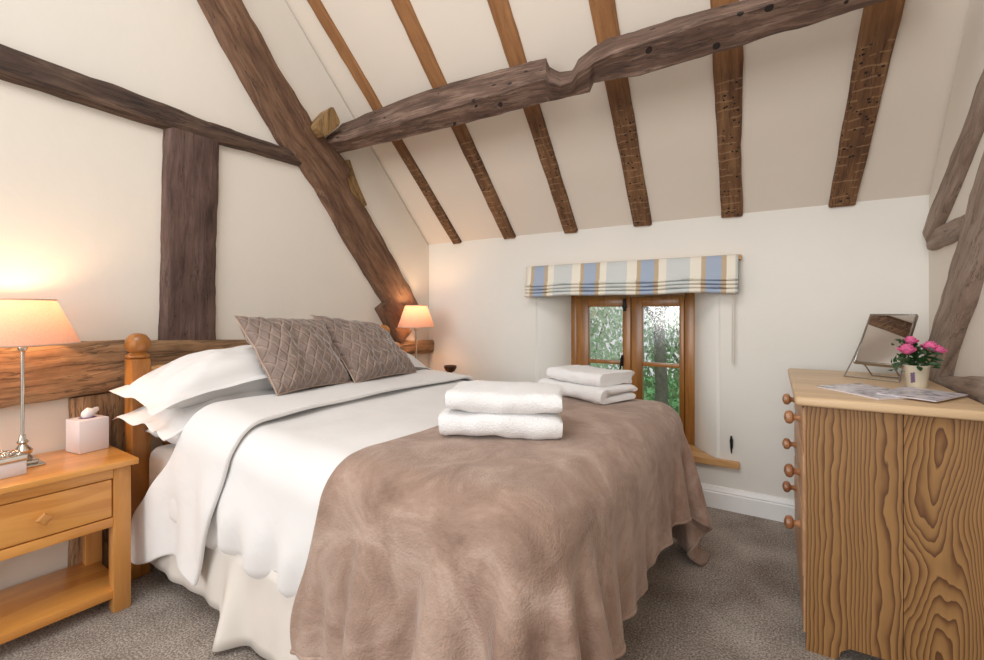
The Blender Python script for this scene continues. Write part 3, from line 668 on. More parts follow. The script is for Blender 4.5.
# duvet: closed puffy shell wrapped over the mattress
def wrap(s, ytop0, ytop1, ztop, r):
    """s = distance along a cross strip: negative hangs on the near side, > width hangs on the far side"""
    w = ytop1-ytop0; q = r*math.pi/2
    # arc starts r inside the edge
    def side(d): # d from start of arc
        if d < q:
            a = d/r; return r*math.sin(a), -r*(1-math.cos(a))
        return r, -r-(d-q)
    if s < r: o_, dz = side(r-s); return ytop0+r-o_, ztop+dz
    if s > w-r: o_, dz = side(s-(w-r)); return ytop1-r+o_, ztop+dz
    return ytop0+s, ztop
def top_z(x):
    return .742+.05*sstep(-1.35, -1.95, x)
def duvet():
    bm = bmesh.new(); NX = 90; NS = 150
    outer = []; inner = []
    for i in range(NX+1):
        u = i/NX; oo = []; ii = []
        for j in range(NS+1):
            t = j/NS
            w = 1.54; hang = .40
            s = -hang+(w+2*hang)*t
            drop = max(0, -s, s-w)
            x = -1.98+(-.56+1.98)*u
            # hem waviness and gathers at the bottom
            hl = hang+.012*math.sin(x*13)+.01*math.sin(x*29+1)
            sc = (hl/hang) if drop > 0 else 1
            ss = -drop*sc if s < 0 else (w+drop*sc if s > w else s)
            # left end leans as it hangs
            xx = x-.14*(drop/hang)**1.0*(1-u)**1.5
            y, z = wrap(ss, .90, 2.44, top_z(x), .13)
            yi, zi = wrap(ss, .942, 2.398, .60, .05); 
            zi = max(zi, z-.03 if drop > .3 else -9)
            k = sstep(0.05, .3, drop)
            ny = -1 if s < w/2 else 1
            g = noise.noise(Vector((xx*6, s*2.2, 3)))*.014+noise.noise(Vector((xx*2.2, s*1.6, 9)))*.016
            gather = k*(.020*math.sin(xx*38+2*noise.noise(Vector((xx*4, 0, 0)))*3+drop*9))*sstep(.15, .4, drop)
            puff = .02*math.sin(min(1, drop/hang)*math.pi)
            end = 1-sstep(.93, 1.0, drop/hang) if drop > 0 else 1
            y += ny*(k*(g+puff)+gather)+(0 if end == 1 else -ny*.02*(1-end)); z += (1-k)*g
            if u > .97 : z -= .02*sstep(.97, 1, u)*(1-k)
            oo.append(bm.verts.new((xx, y, z))); ii.append(bm.verts.new((xx, yi, min(zi, z-.004) if drop < .05 else zi)))
        outer.append(oo); inner.append(ii)
    for G in (outer, inner):
        for a, b in zip(G, G[1:]):
            for j in range(NS): bm.faces.new((a[j], b[j], b[j+1], a[j+1]))
    for a, b in ((outer[0], inner[0]), (outer[-1], inner[-1])):
        for j in range(NS): bm.faces.new((a[j], a[j+1], b[j+1], b[j]))
    for j in (0, NS):
        for i in range(NX): bm.faces.new((outer[i][j], outer[i+1][j], inner[i+1][j], inner[i][j]))
    return finish('duvet', bm, M_linen, angle=80)
dv = duvet(); tag(dv, 'thick white duvet spread over the bed, its gathered edge hanging on the near side', 'duvet')
def cuff():
    """turned back top edge of the duvet; the near end fans out towards the headboard as it hangs"""
    bm = bmesh.new(); NX = 40; NS = 150; G = []
    for i in range(NX+1):
        u = i/NX; row = []
        for j in range(NS+1):
            t = j/NS; w = 1.57; hn = .60; hf = .40
            s = -hn+(w+hn+hf)*t
            dn = max(0, -s); df = max(0, s-w)
            # the two long edges as functions of how far the cloth hangs
            xl = -2.02-.46*sstep(0, .62, dn)-.03*dn
            xr = -1.66-.05*math.sin(max(0, min(1, s/w))*3.1)-.22*(dn/.6)**1.3
            x = xl+(xr-xl)*u
            hemup = .0-.07*u*(dn/hn)
            ss = s+(.10*(1-u)*(dn/hn)**2)*-0 if s > 0 else s-hemup*.6-.04*math.sin(u*7)*(dn/hn)
            z0 = top_z(max(x, -2.0))+.016
            y, z = wrap(ss, .885, 2.455, z0, .14)
            k = sstep(.03, .3, max(dn, df)); ny = -1 if s < w/2 else 1
            g = noise.noise(Vector((x*5, s*3, 5)))*.012+.01*math.sin(x*14+dn*5)*k+.006*math.sin(x*31)*k
            y += ny*k*(.012+g); z += (1-k)*max(-.004, g*.7)
            z += .006*sstep(.75, 1, u)*(1-k)
            row.append(bm.verts.new((x, y, z)))
        G.append(row)
    for a, b in zip(G, G[1:]):
        for j in range(NS): bm.faces.new((a[j], b[j], b[j+1], a[j+1]))
    o = finish('turned_back_cuff', bm, M_linen, dv, angle=80); mod(o, 'SOLIDIFY', thickness=.018, offset=0); mod(o, 'SUBSURF', levels=1, render_levels=1)
    return o
cuff()

# ------------------------------------------------------------------ pillows and cushions
def pillow_bm(w, d, h, n=44, flange=0.0, seed=0, wr=.008, deform=None, uv=False, pinch=.07, pw=.42):
    bm = bmesh.new(); uvl = bm.loops.layers.uv.new('UVMap') if uv else None
    cx_, cy_ = 1-2*flange/w, 1-2*flange/d
    grids = []
    for sgn in (1, -1):
        G = []
        for i in range(n+1):
            row = []
            for j in range(n+1):
                u = -1+2*i/n; v_ = -1+2*j/n
                a = min(1, abs(u)/cx_); b = min(1, abs(v_)/cy_)
                hh = h/2*((1-a**2.4)*(1-b**2.4))**pw
                x = u*w/2*(1-pinch*(1-b*b)*abs(u)); y = v_*d/2*(1-pinch*(1-a*a)*abs(v_))
                nz = noise.noise(Vector((u*3+seed, v_*3, sgn*2.)))*wr*2.2+noise.noise(Vector((u*8+seed, v_*5, sgn*5.)))*wr*.8
                edge = (i in (0, n) or j in (0, n))
                z = sgn*(hh+(.003 if not edge else 0))+(nz*(.4 if hh < .01 else 1) if not edge else nz*.4)
                if edge: z = nz*.4
                p = Vector((x, y, z))
                if flange and (a >= 1 or b >= 1): p.z += .012*math.sin(u*9+seed)*math.cos(v_*8+seed)
                if deform: p = deform(p, u, v_)
                row.append(p)
            G.append(row)
        grids.append(G)
    V0 = [[bm.verts.new(p) for p in r] for r in grids[0]]
    V1 = [[(V0[i][j] if (i in (0, n) or j in (0, n)) else bm.verts.new(grids[1][i][j])) for j in range(n+1)] for i in range(n+1)]
    for V in (V0, V1):
        for i in range(n):
            for j in range(n):
                f = bm.faces.new((V[i][j], V[i+1][j], V[i+1][j+1], V[i][j+1]))
                if uv:
                    for l, (a, b) in zip(f.loops, ((i, j), (i+1, j), (i+1, j+1), (i, j+1))): l[uvl].uv = (a/n*w, b/n*d)
    return bm, V0
def pillow(label, loc, rot, w=.5, d=.82, h=.16, flange=.045, seed=0, deform=None, group=None):
    bm, _ = pillow_bm(w, d, h, flange=flange, seed=seed, deform=deform)
    o = finish('pillow', bm, M_linen, angle=80); o.location = loc; o.rotation_euler = rot
    tag(o, label, 'pillow', group); return o
def droop(a0, amt, ampx=0):
    def f(p, u, v_):
        if v_ < a0: p.z -= amt*((a0-v_)/(1+a0))**1.6
        p.z -= ampx*max(0, u)**2
        return p
    return f
pillow('bottom pillow of the near stack, plump and lit orange, on the mattress', (-2.25, 1.29, .655), (0, 0, 0), .42, .72, .15, 0.0, 1)
pillow('middle pillow of the near stack, its corner flap sticking out by the nightstand', (-2.25, 1.235, .775), (0, rad(3), rad(2)), .45, .84, .13, .05, 2, droop(-.3, .05))
pillow('top pillow of the near stack, sloping down to its long white flap', (-2.26, 1.255, .905), (0, rad(6), rad(-1)), .46, .90, .22, .05, 3, droop(-.2, .08))
pillow('bottom pillow of the far stack, hidden under the cushions', (-2.25, 2.07, .655), (0, 0, 0), .42, .72, .15, 0.0, 4)
pillow('middle pillow of the far stack beside the far lamp', (-2.25, 2.08, .775), (0, rad(3), rad(-1)), .45, .74, .15, .04, 5)
def dfar(p, u, v_):
    if v_ > 0: p.z -= .10*v_**1.6
    return p
pillow('top pillow of the far stack, its corner showing right of the cushions', (-2.25, 2.08, .895), (0, rad(6), rad(1)), .46, .84, .19, .045, 6, dfar)

def cushion(label, corners, h, seed):
    """corners TL, TR, BR, BL as seen from the foot of the bed"""
    TL, TR, BR, BL = [Vector(c) for c in corners]
    c = (TL+TR+BR+BL)/4; ex = ((TR-TL)+(BR-BL)).normalized(); ez = ((TL-BL)+(TR-BR)); ez = (ez-ex*ez.dot(ex)).normalized(); nn = ex.cross(ez); 
    t = thing('cushion', label, 'cushion', c)
    w = ((TR-TL).length+(BR-BL).length)/2; d = ((TL-BL).length+(TR-BR).length)/2
    cr = {(-1, -1): BL, (1, -1): BR, (1, 1): TR, (-1, 1): TL}
    def deform(p, u, v_):
        # bilinear quad plus pillow height along the normal
        a = (u+1)/2; b = (v_+1)/2
        q = BL.lerp(BR, a).lerp(TL.lerp(TR, a), b)-c
        # pull the mid edges in
        px = p.x-u*w/2; py = p.y-v_*d/2
        return q+ex*px+ez*py+nn*p.z*-1
    bm, V0 = pillow_bm(w, d, h, n=40, seed=seed, wr=.010, deform=deform, uv=True, pinch=.06, pw=.5)
    n = 40
    loop = [V0[i][0].co.copy() for i in range(n)]+[V0[n][j].co.copy() for j in range(n)]+[V0[i][n].co.copy() for i in range(n, 0, -1)]+[V0[0][j].co.copy() for j in range(n, 0, -1)]
    finish('cover', bm, M_quilt, t, angle=80)
    bm = bmesh.new(); tube(bm, loop, .0038, 6, closed=True); finish('piping', bm, M_piping, t)
    return t
cushion('nearer quilted taupe square cushion leaning on the pillows', [(-2.17, 1.175, 1.176), (-2.16, 1.640, 1.155), (-1.965, 1.685, .822), (-1.955, 1.252, .820)], .16, 3)
cushion('farther quilted taupe square cushion leaning behind the first', [(-2.19, 1.600, 1.178), (-2.18, 2.09, 1.112), (-1.955, 2.185, .82), (-1.925, 1.675, .822)], .16, 8)

# ------------------------------------------------------------------ fleece blanket: small cloth solver over the bed's rounded shape
def cloth():
    y0, y1 = .44, 2.90; nxp, nyp = 60, 132
    P = np.zeros((nxp, nyp, 3))
    for i in range(nxp):
        for j in range(nyp):
            y = y0+(y1-y0)*j/(nyp-1)
            xl = -1.13-.20*sstep(1.0, .45, y)-.03*math.sin(y*2.2)
            xr = -.045+.02*math.sin(y*1.7)
            P[i, j] = (xl+(xr-xl)*i/(nxp-1), y, .775)
    rest = P.copy()
    rngn = np.random.RandomState(3); P[:, :, 2] += rngn.rand(nxp, nyp)*.004
    for i in range(nxp):
        for j in range(nyp):
            P[i, j, 2] += .02*noise.noise(Vector((P[i, j, 0]*5, P[i, j, 1]*5, 0)))
    prev = P.copy()
    bx0, bx1, by0, by1, zt, r = -4.0, -.43, .885, 2.455, .753, .12
    ctr = np.array([(bx0+bx1)/2, (by0+by1)/2, zt-2.0]); half = np.array([(bx1-bx0)/2-r, (by1-by0)/2-r, 2.0-r])
    def collide(P):
        q = P-ctr; a = np.abs(q)-half; m = np.maximum(a, 0); l = np.linalg.norm(m, axis=-1)
        ins = np.minimum(np.max(a, -1), 0); d = l+ins-r
        hit = d < .004
        nrm = np.where((l > 1e-6)[..., None], m/np.maximum(l, 1e-6)[..., None], np.eye(3)[np.argmax(a, -1)])*np.sign(q)
        return P+np.where(hit[..., None], nrm*(.004-d)[..., None], 0), hit
    pairs = []
    def add(sa, sb, k):
        L = np.linalg.norm(rest[sa]-rest[sb], axis=-1); pairs.append((sa, sb, L, k))
    S = slice
    for o in (0, 1):
        def sl(start, step, n, d): 
            a = np.arange(start, n-d, step); return a
        # structural
        ii = np.arange(o, nxp-1, 2); add(np.ix_(ii, range(nyp)), np.ix_(ii+1, range(nyp)), 1.)
        jj = np.arange(o, nyp-1, 2); add(np.ix_(range(nxp), jj), np.ix_(range(nxp), jj+1), 1.)
        add(np.ix_(ii, range(nyp-1)), np.ix_(ii+1, range(1, nyp)), .5)
        add(np.ix_(ii, range(1, nyp)), np.ix_(ii+1, range(nyp-1)), .5)
        i4 = np.array([i for i in range(nxp-3) if (i//3) % 2 == o]); add(np.ix_(i4, range(nyp)), np.ix_(i4+3, range(nyp)), .22)
        j4 = np.array([j for j in range(nyp-3) if (j//3) % 2 == o]); add(np.ix_(range(nxp), j4), np.ix_(range(nxp), j4+3), .22)
    pin = (rest[..., 0] < -.62) & (rest[..., 1] > 1.04) & (rest[..., 1] < 2.30)
    pinpos = rest.copy(); pinpos[..., 2] = .758
    for i in range(nxp):
        for j in range(nyp): pinpos[i, j, 2] += .006*noise.noise(Vector((rest[i, j, 0]*6, rest[i, j, 1]*6, 4)))
    g = np.array([0, 0, -9.8])*(1/60.)**2*.35
    for step in range(260):
        vel = (P-prev)*.965; prev = P.copy(); P = P+vel+g
        for it in range(7):
            for sa, sb, L, k in pairs:
                A = P[sa]; B = P[sb]; d = B-A; l = np.linalg.norm(d, axis=-1)
                c = (d*((l-L)/np.maximum(l, 1e-6)*.5*k)[..., None])
                P[sa] = A+c; P[sb] = B-c
        P, hit = collide(P)
        P[..., 2] = np.maximum(P[..., 2], .012)
        P = np.where(hit[..., None], P*.55+prev*.45, P) if step > 40 else P
        P[pin] = pinpos[pin]
        P, hit = collide(P)
    return P
P = cloth()
for i in range(P.shape[0]):          # soft vertical folds where the fleece hangs
    for j in range(P.shape[1]):
        x, y, z = P[i, j]
        k = sstep(.68, .30, z)
        if y < 1.2: P[i, j, 1] -= k*(.014+.014*math.sin(x*34+2.2*z)+.010*math.sin(x*57-3*z+1))
        elif y < 2.38 or x > -.5:
            if x > -.55: P[i, j, 0] += k*(.006+.010*math.sin(y*17+1.5*z)+.006*math.sin(y*39+2))
def blanket(P):
    nx_, ny_ = P.shape[:2]; bm = bmesh.new()
    V = [[bm.verts.new(P[i, j]) for j in range(ny_)] for i in range(nx_)]
    for i in range(nx_-1):
        for j in range(ny_-1): bm.faces.new((V[i][j], V[i+1][j], V[i+1][j+1], V[i][j+1]))
    o = finish('blanket', bm, M_fleece, angle=80); mod(o, 'SOLIDIFY', thickness=.008, offset=0); mod(o, 'SUBSURF', levels=1, render_levels=1)
    tag(o, 'mink brown fleece blanket draped over the foot of the bed', 'blanket')
    loop = [P[i, 0] for i in range(nx_)]+[P[nx_-1, j] for j in range(1, ny_)]+[P[i, ny_-1] for i in range(nx_-2, -1, -1)]
    bm = bmesh.new(); tube(bm, [Vector(p) for p in loop], .0075, 6); finish('hem', bm, M_fleece, o, angle=80)
    return o
blanket(P)

# ------------------------------------------------------------------ towels
def towel(label, loc, rz, w, d, h, seed, group, notch_back=True):
    """folded bath towel: two thick layers joined by a round fold at -y"""
    g = h*.04; hl = (h-g)/2
    sec = []
    def arc(cx_, cz_, r, a0, a1, n, sx=1): 
        return [(cx_+sx*r*math.cos(a0+(a1-a0)*k/n), cz_+r*math.sin(a0+(a1-a0)*k/n)) for k in range(n+1)]
    # fold side at y=-d/2, open side at +d/2
    sec += arc(-d/2+h/2, h/2, h/2, -math.pi/2, -math.pi*1.5, 12)
    sec += [(-d/6, h), (d/6, h)]
    sec += arc(d/2-hl/2, h-hl/2, hl/2, math.pi/2, -math.pi/2, 8)
    sec += [(d/4, h/2+g/2), (0, h/2+g/2), (-d/4, h/2+g*.4), (-d/2+h*.45, h/2), (-d/4, h/2-g*.4), (0, h/2-g/2), (d/4, h/2-g/2)]
    sec += arc(d/2-.012-hl/2, hl/2, hl/2, math.pi/2, -math.pi/2, 8)
    sec += [(d/6, 0), (-d/6, 0)]
    bm = bmesh.new(); rings = []; n = 26
    for i in range(n+1):
        t = i/n; x = (t-.5)*w; e = min(t, 1-t)*w
        k = 1 if e > .03 else 1-.30*(1-math.sqrt(max(0, 1-(1-e/.03)**2)))
        ring_ = []
        for (y, z) in sec:
            lay = h*.75 if z > h/2 else h*.25
            zz = lay+(z-lay)*k; yy = y*(1-(1-k)*.12)
            q = Vector((x*7+seed, yy*7, zz*9)); dn = noise.noise_vector(q)*.013+noise.noise_vector(q*2.6)*.006
            zz2 = zz+dn.z*.8
            if abs(z) < 1e-6: zz2 = max(0, zz2)
            ring_.append(bm.verts.new((x+dn.x*.6, yy+dn.y, max(0, zz2+.004*math.sin(x*9+seed)*(z/h)))))
        rings.append(ring_)
    m = len(sec)
    for a, b in zip(rings, rings[1:]):
        for k in range(m): bm.faces.new((a[k], a[(k+1) % m], b[(k+1) % m], b[k]))
    for r_ in (rings[0], rings[-1]): bm.faces.new(r_)
    bmesh.ops.triangulate(bm, faces=[f for f in bm.faces if len(f.verts) > 4])
    o = finish('towel', bm, M_towel, angle=70); o.location = loc; o.rotation_euler = (0, 0, rz)
    tag(o, label, 'towel', group); return o
ZT = .764
towel('lower folded white towel of the nearer pair on the blanket', (-.885, 1.455, ZT), rad(27), .42, .27, .086, 1, None)
towel('upper folded white towel of the nearer pair on the blanket', (-.868, 1.46, ZT+.085), rad(25), .40, .26, .074, 2, None)
towel('lower folded white towel of the farther pair, near the window', (-.885, 2.28, ZT), rad(-24), .46, .27, .074, 3, None)
towel('upper folded white towel of the farther pair, near the window', (-.875, 2.30, ZT+.073), rad(-22), .38, .25, .062, 5, None)

# ------------------------------------------------------------------ nightstands
def nightstand(label):
    """local frame: front faces +x, back at x=0; width along y"""
    t = thing('nightstand', label, 'nightstand')
    D, Wd = .385, .53
    leg = .058
    for (x, y) in ((D-leg, Wd/2-leg), (D-leg, -Wd/2), (.0, Wd/2-leg), (.0, -Wd/2)):
        finish('leg', BX(x, x+leg, y, y+leg, 0, .578, .003), M_oak_z, t)
    finish('top', BX(-.005, D+.022, -Wd/2-.02, Wd/2+.02, .578, .603, .005, 3), M_oak_y, t)
    bm = bmesh.new(); box(bm, D-.03, D-.004, -Wd/2+leg, Wd/2-leg, .537, .578, .002); box(bm, D-.03, D-.004, -Wd/2+leg, Wd/2-leg, .345, .381, .002)
    box(bm, .0, .02, -Wd/2+leg, Wd/2-leg, .345, .578, .002)
    for s in (-1, 1):
        yy = s*(Wd/2-.014); box(bm, leg, D-leg, yy-.012, yy+.012, .345, .578, .002)
    finish('frame', bm, M_oak_y, t)
    dr = finish('drawer', BX(.05, D-.006, -Wd/2+leg+.004, Wd/2-leg-.004, .385, .533, .003), M_oak_y, t)
    bm = lathe(bmesh.new(), [(.0005, .0), (.012, .0), (.012, .010), (.024, .024), (.025, .03), (.018, .036), (.0005, .038)], (D-.006, 0, .458), 4, 'x', False)
    kn = finish('knob', bm, M_oak_x, dr, smooth=False)
    finish('shelf', BX(.005, D-.008, -Wd/2+.012, Wd/2-.012, .058, .09, .003), M_oak_y, t)
    return t
n1 = nightstand('honey oak nightstand with one drawer at the near side of the bed'); n1.location = (-2.645, .549, 0); n1.rotation_euler = (0, 0, rad(-1.5))
def copy_tree(o, parent=None):
    c = o.copy(); COL.objects.link(c)
    if parent: c.parent = parent
    for ch in o.children: copy_tree(ch, c)
    return c
n2 = copy_tree(n1); n2.location = (-2.60, 2.80, 0); n2.rotation_euler = (0, 0, 0)
n2['label'] = 'oak nightstand hidden behind the bed at its far side, under the window-side lamp'
n1['group'] = n2['group'] = 'nightstands either side of the bed'

# ------------------------------------------------------------------ lamps
def lamp(label, power, rb=.168, rt=.096):
    t = thing('table_lamp', label, 'lamp')
    bm = bmesh.new()
    box(bm, -.055, .055, -.055, .055, 0, .010, .004); box(bm, -.038, .038, -.038, .038, .010, .024, .004)
    lathe(bm, [(.0005, .024), (.03, .024), (.034, .032), (.022, .042), (.028, .052), (.03, .062), (.018, .075), (.012, .085), (.018, .094), (.012, .103), (.009, .12)], n=28)
    finish('base', bm, M_metal, t)
    bm = lathe(bmesh.new(), [(.006, .118), (.006, .44), (.012, .445), (.015, .455), (.013, .465), (.008, .47), (.008, .52)], n=20)
    finish('pole', bm, M_metal, t)
    bm = bmesh.new(); rings = []; n = 64
    prof = [(rb, .47), (rb+(rt-rb)*.36, .53), (rb+(rt-rb)*.69, .585), (rt, .64)]
    for r, z in prof:
        rings.append([bm.verts.new((r*math.cos(2*math.pi*k/n)*(1+.006*(k % 2)), r*math.sin(2*math.pi*k/n)*(1+.006*(k % 2)), z)) for k in range(n)])
    for a, b in zip(rings, rings[1:]):
        for k in range(n): bm.faces.new((a[k], a[(k+1) % n], b[(k+1) % n], b[k]))
    sh = finish('lamp_shade', bm, M_shade, t, angle=80)
    for nm, r, z in (('lower_ring', rb, .47), ('upper_ring', rt, .64)):
        bm = tube(bmesh.new(), [(r*math.cos(a*math.pi/24), r*math.sin(a*math.pi/24), z) for a in range(48)], .0028, 6, closed=True)
        if nm == 'upper_ring':
            for a in (0, 2.1, 4.2): tube(bm, [(.0, 0, .635), (rt*math.cos(a), rt*math.sin(a), .64)], .0015, 5)
        finish(nm, bm, M_piping, sh)
    bm = bmesh.new(); bmesh.ops.create_uvsphere(bm, u_segments=16, v_segments=10, radius=.024); bmesh.ops.translate(bm, verts=bm.verts, vec=(0, 0, .55))
    finish('bulb', bm, M_bulb, t)
    l = bpy.data.lights.new('bulb_light', 'POINT'); l.energy = power; l.color = (1, .64, .34); l.shadow_soft_size = .03
    lo = bpy.data.objects.new('bulb_light', l); COL.objects.link(lo); lo.parent = t; lo.location = (0, 0, .585)
    return t
l1 = lamp('slim nickel table lamp with a glowing peach shade on the near nightstand', 5.5); l1.location = (-2.484, .535, .603)
l2 = lamp('peach-shaded table lamp glowing in the far corner beside the bed', 5.0, .145, .085); l2.location = (-2.475, 2.765, .603); l2.rotation_euler = (0, 0, rad(40))
l1['group'] = l2['group'] = 'bedside lamps'
bm = tube(bmesh.new(), catmull([Vector(p) for p in ((-.12, -.02, .0), (-.155, -.02, -.02), (-.150, -.03, -.2), (-.148, -.01, -.33), (-.145, -.09, -.42), (-.14, -.18, -.46), (-.14, -.3, -.44))], 6), .004, 8)
finish('cord', bm, M_black, l1)
# goblet in the far corner
bm = lathe(bmesh.new(), [(.0005, 0), (.03, .001), (.03, .004), (.006, .010), (.0045, .05), (.0045, .105), (.010, .115), (.026, .128), (.036, .150), (.037, .168), (.033, .168), (.031, .15), (.02, .132), (.0005, .126)], n=28)
o = finish('goblet', bm, M_bowl); o.location = (-2.21, 2.86, .603); o.scale = (1.35, 1.35, 1.04); tag(o, 'small dark brown footed goblet on the far nightstand against the lit wall', 'goblet')

# ------------------------------------------------------------------ tissue box and trinket box
t = thing('tissue_box', 'white cube tissue box with a tissue poking out beside the bedside lamp', 'tissue box', (-2.545, .750, .603), rad(8))
bm = BX(-.054, .054, -.054, .054, 0, .138, .004); finish('carton', bm, M_box, t)
bm = bmesh.new(); lathe(bm, [(.0005, .1385), (.03, .1385), (.03, .1395), (.0005, .1395)], n=24); finish('slot', bm, M_mauve, t)
bm = bmesh.new(); rings = []
for k in range(8):
    tt = k/7; ring_ = []
    for a in range(20):
        an = 2*math.pi*a/20; r = (.012+.014*math.sin(tt*2.6))*(1+.3*math.sin(3*an+tt*4)); ring_.append(bm.verts.new((r*math.cos(an)*.5+.004*tt, r*math.sin(an)+.012*tt, .137+.04*tt+.004*math.sin(2*an)*tt)))
    rings.append(ring_)
for a, b in zip(rings, rings[1:]):
    for k in range(20): bm.faces.new((a[k], a[(k+1) % 20], b[(k+1) % 20], b[k]))
bm.faces.new(rings[-1]); finish('tissue', bm, M_tissue, t, angle=80)
t = thing('trinket_box', 'low white box with an ornate silver lid at the front of the near nightstand', 'box', (-2.40, .43, .603), rad(6))
finish('body', BX(-.05, .05, -.13, .085, 0, .05, .003), M_box, t)
bm = BX(-.053, .053, -.133, .088, .05, .074, .004)
rg = random.Random(2)
for k in range(70):
    x = rg.uniform(-.042, .042); y = rg.uniform(-.12, .078); r = rg.uniform(.006, .011)
    bmesh.ops.create_icosphere(bm, subdivisions=1, radius=r, matrix=Matrix.Translation((x, y, .075)))
finish('lid', bm, M_metal, t, angle=60)

# ------------------------------------------------------------------ chest of drawers
ch = thing('chest_of_drawers', 'old stripped pine chest of drawers against the right wall', 'chest of drawers', (.05, 1.985, 0), rad(1.3))
# local: x to the wall, y along the front, origin = near front corner at the floor
CW, CL, CT = .478, .89, .868
def foot_panel(x0, x1, notch0, notch1):
    return [(x0, 0), (notch0, 0), (notch0+.012, .012), (notch0+.02, .035), (notch0+.045, .052), (notch1-.045, .052), (notch1-.02, .035), (notch1-.012, .012), (notch1, 0), (x1, 0), (x1, CT), (x0, CT)]
bm = prism(bmesh.new(), foot_panel(.0, .232, .10, .40)[0:0] or [(0, 0), (.085, 0), (.095, .010), (.100, .032), (.125, .05), (.262, .05), (.262, CT), (0, CT)], 'y', 0, .018)
finish('side_board', bm, M_pineA, ch, smooth=False)
bm = prism(bmesh.new(), [(.264, .05), (.35, .05), (.375, .032), (.38, .01), (.39, 0), (CW, 0), (CW, CT), (.264, CT)], 'y', 0.0, .018)
finish('side_board', bm, M_pineB, ch, smooth=False)
bm = prism(bmesh.new(), foot_panel(.0, CW, .09, .39), 'y', CL-.018, CL); finish('end_panel', bm, M_pineA, ch, smooth=False)
finish('back_panel', BX(CW-.012, CW-.001, .019, CL-.019, .05, CT-.001), M_dfront, ch, smooth=False)
bm = bmesh.new()
box(bm, -.006, .016, .0185, CL-.0185, .05, .235, .002)
for z in (.468, .688, .852): box(bm, .0, .03, .019, CL-.019, z, z+.016, .001)
box(bm, .02, CW-.02, .019, CL-.019, .2, .215)
box(bm, -.004, .018, .0185, .04, .235, CT-.001, .002); box(bm, -.004, .018, CL-.04, CL-.0185, .235, CT-.001, .002)
finish('carcass', bm, M_dfront, ch, smooth=False)
for z0, z1, zk in ((.240, .465, .355), (.486, .685, .562), (.706, .849, .776)):
    d_ = finish('drawer', BX(-.008, CW-.03, .042, CL-.042, z0, z1, .003), M_dfront, ch)
    for yk in (.225, .665):
        bm = lathe(bmesh.new(), [(.0005, -.002), (.016, -.002), (.014, .006), (.010, .014), (.012, .020), (.024, .027), (.027, .036), (.024, .047), (.012, .053), (.0005, .055)], (-.008, yk, zk), 24, '-x')
        finish('knob', bm, M_knob, d_)
bm = BX(-.034, CW+.008, -.034, CL+.034, CT, .9, .010, 4); finish('top', bm, M_top, ch)

# ------------------------------------------------------------------ on the chest
def put(o, p, rz=0): o.location = p; o.rotation_euler = (0, 0, rz); return o
mr = thing('vanity_mirror', 'square metal-framed tilting mirror on a wire stand atop the chest', 'mirror', (.325, 2.66, .90), rad(-30))
tl = rad(35)
def tp(x, s, dpt=0): # point on the tilted mirror plate: s up along plate, leaning back (+y)
    return (x, math.sin(tl)*s+dpt*math.cos(tl)+.0, .055+math.cos(tl)*s-dpt*math.sin(tl))
mw, mh = .084, .268
R_ = Matrix.Translation((0, .0, .066)) @ Matrix.Rotation(-tl, 4, 'X')
bm = BX(-mw, mw, .002, .006, .006, mh-.006); bmesh.ops.transform(bm, matrix=R_, verts=bm.verts); finish('mirror_glass', bm, M_mirror, mr, smooth=False)
bm = bmesh.new(); box(bm, -mw-.004, mw+.004, 0.006, .018, 0, mh, .003)
for a in ((-mw-.005, -mw+.002, -.001, .018, -.001, mh+.001), (mw-.002, mw+.005, -.001, .018, -.001, mh+.001), (-mw, mw, -.001, .018, -.001, .006), (-mw, mw, -.001, .018, mh-.006, mh+.001)): box(bm, *a, .0015)
bmesh.ops.transform(bm, matrix=R_, verts=bm.verts); finish('mirror_frame', bm, M_chrome, mr)
bm = bmesh.new()
piv = R_ @ Vector((-mw-.006, .008, mh*.42)); piv2 = R_ @ Vector((mw+.006, .008, mh*.42))
tube(bm, [piv, (-mw-.012, -.0, .06), (-mw-.018, -.045, .003), (-mw-.018, -.05, .003)], .003, 8); tube(bm, [piv2, (mw+.012, -.0, .06), (mw+.018, -.045, .003), (mw+.018, -.05, .003)], .003, 8)
tube(bm, [(-mw-.018, -.05, .003), (mw+.018, -.05, .003)], .003, 8)
tube(bm, [(-mw+.03, .09, .003), (-mw+.03, .04, .045), (-mw+.025, .02, .06)], .003, 8); tube(bm, [(mw-.03, .09, .003), (mw-.03, .04, .045), (mw-.025, .02, .06)], .003, 8)
tube(bm, [(-mw+.03, .09, .003), (mw-.03, .09, .003)], .003, 8)
tube(bm, [(-mw+.028, .022, .055), (mw-.028, .022, .055)], .003, 8)
finish('wire_stand', bm, M_chrome, mr)

def petal(bm, c, ang, tilt, r, hgt, wdt):
    rows = []
    for i in range(5):
        t = i/4; row = []
        for j in range(5):
            s = (j/4-.5)*2
            rr = r*(.25+.75*t**.7)*(1+.15*tilt*t); a = ang+s*wdt*(.35+.65*math.sin(min(1, t*1.1)*math.pi*.6))
            z = hgt*t*(1-.25*s*s)-.2*tilt*hgt*t*t
            row.append(bm.verts.new((c[0]+rr*math.cos(a), c[1]+rr*math.sin(a), c[2]+z)))
        rows.append(row)
    for a, b in zip(rows, rows[1:]):
        for j in range(4): bm.faces.new((a[j], a[j+1], b[j+1], b[j]))
fp = thing('potted_roses', 'small pink roses in a cream tin pot on the chest, in front of the mirror', 'flowers', (.425, 2.45, .90), rad(20))
bm = lathe(bmesh.new(), [(.0005, .001), (.030, 0), (.031, .004), (.039, .082), (.041, .085), (.039, .087), (.036, .083), (.029, .01), (.0005, .008)], n=36); pt = finish('pot', bm, M_tin, fp)
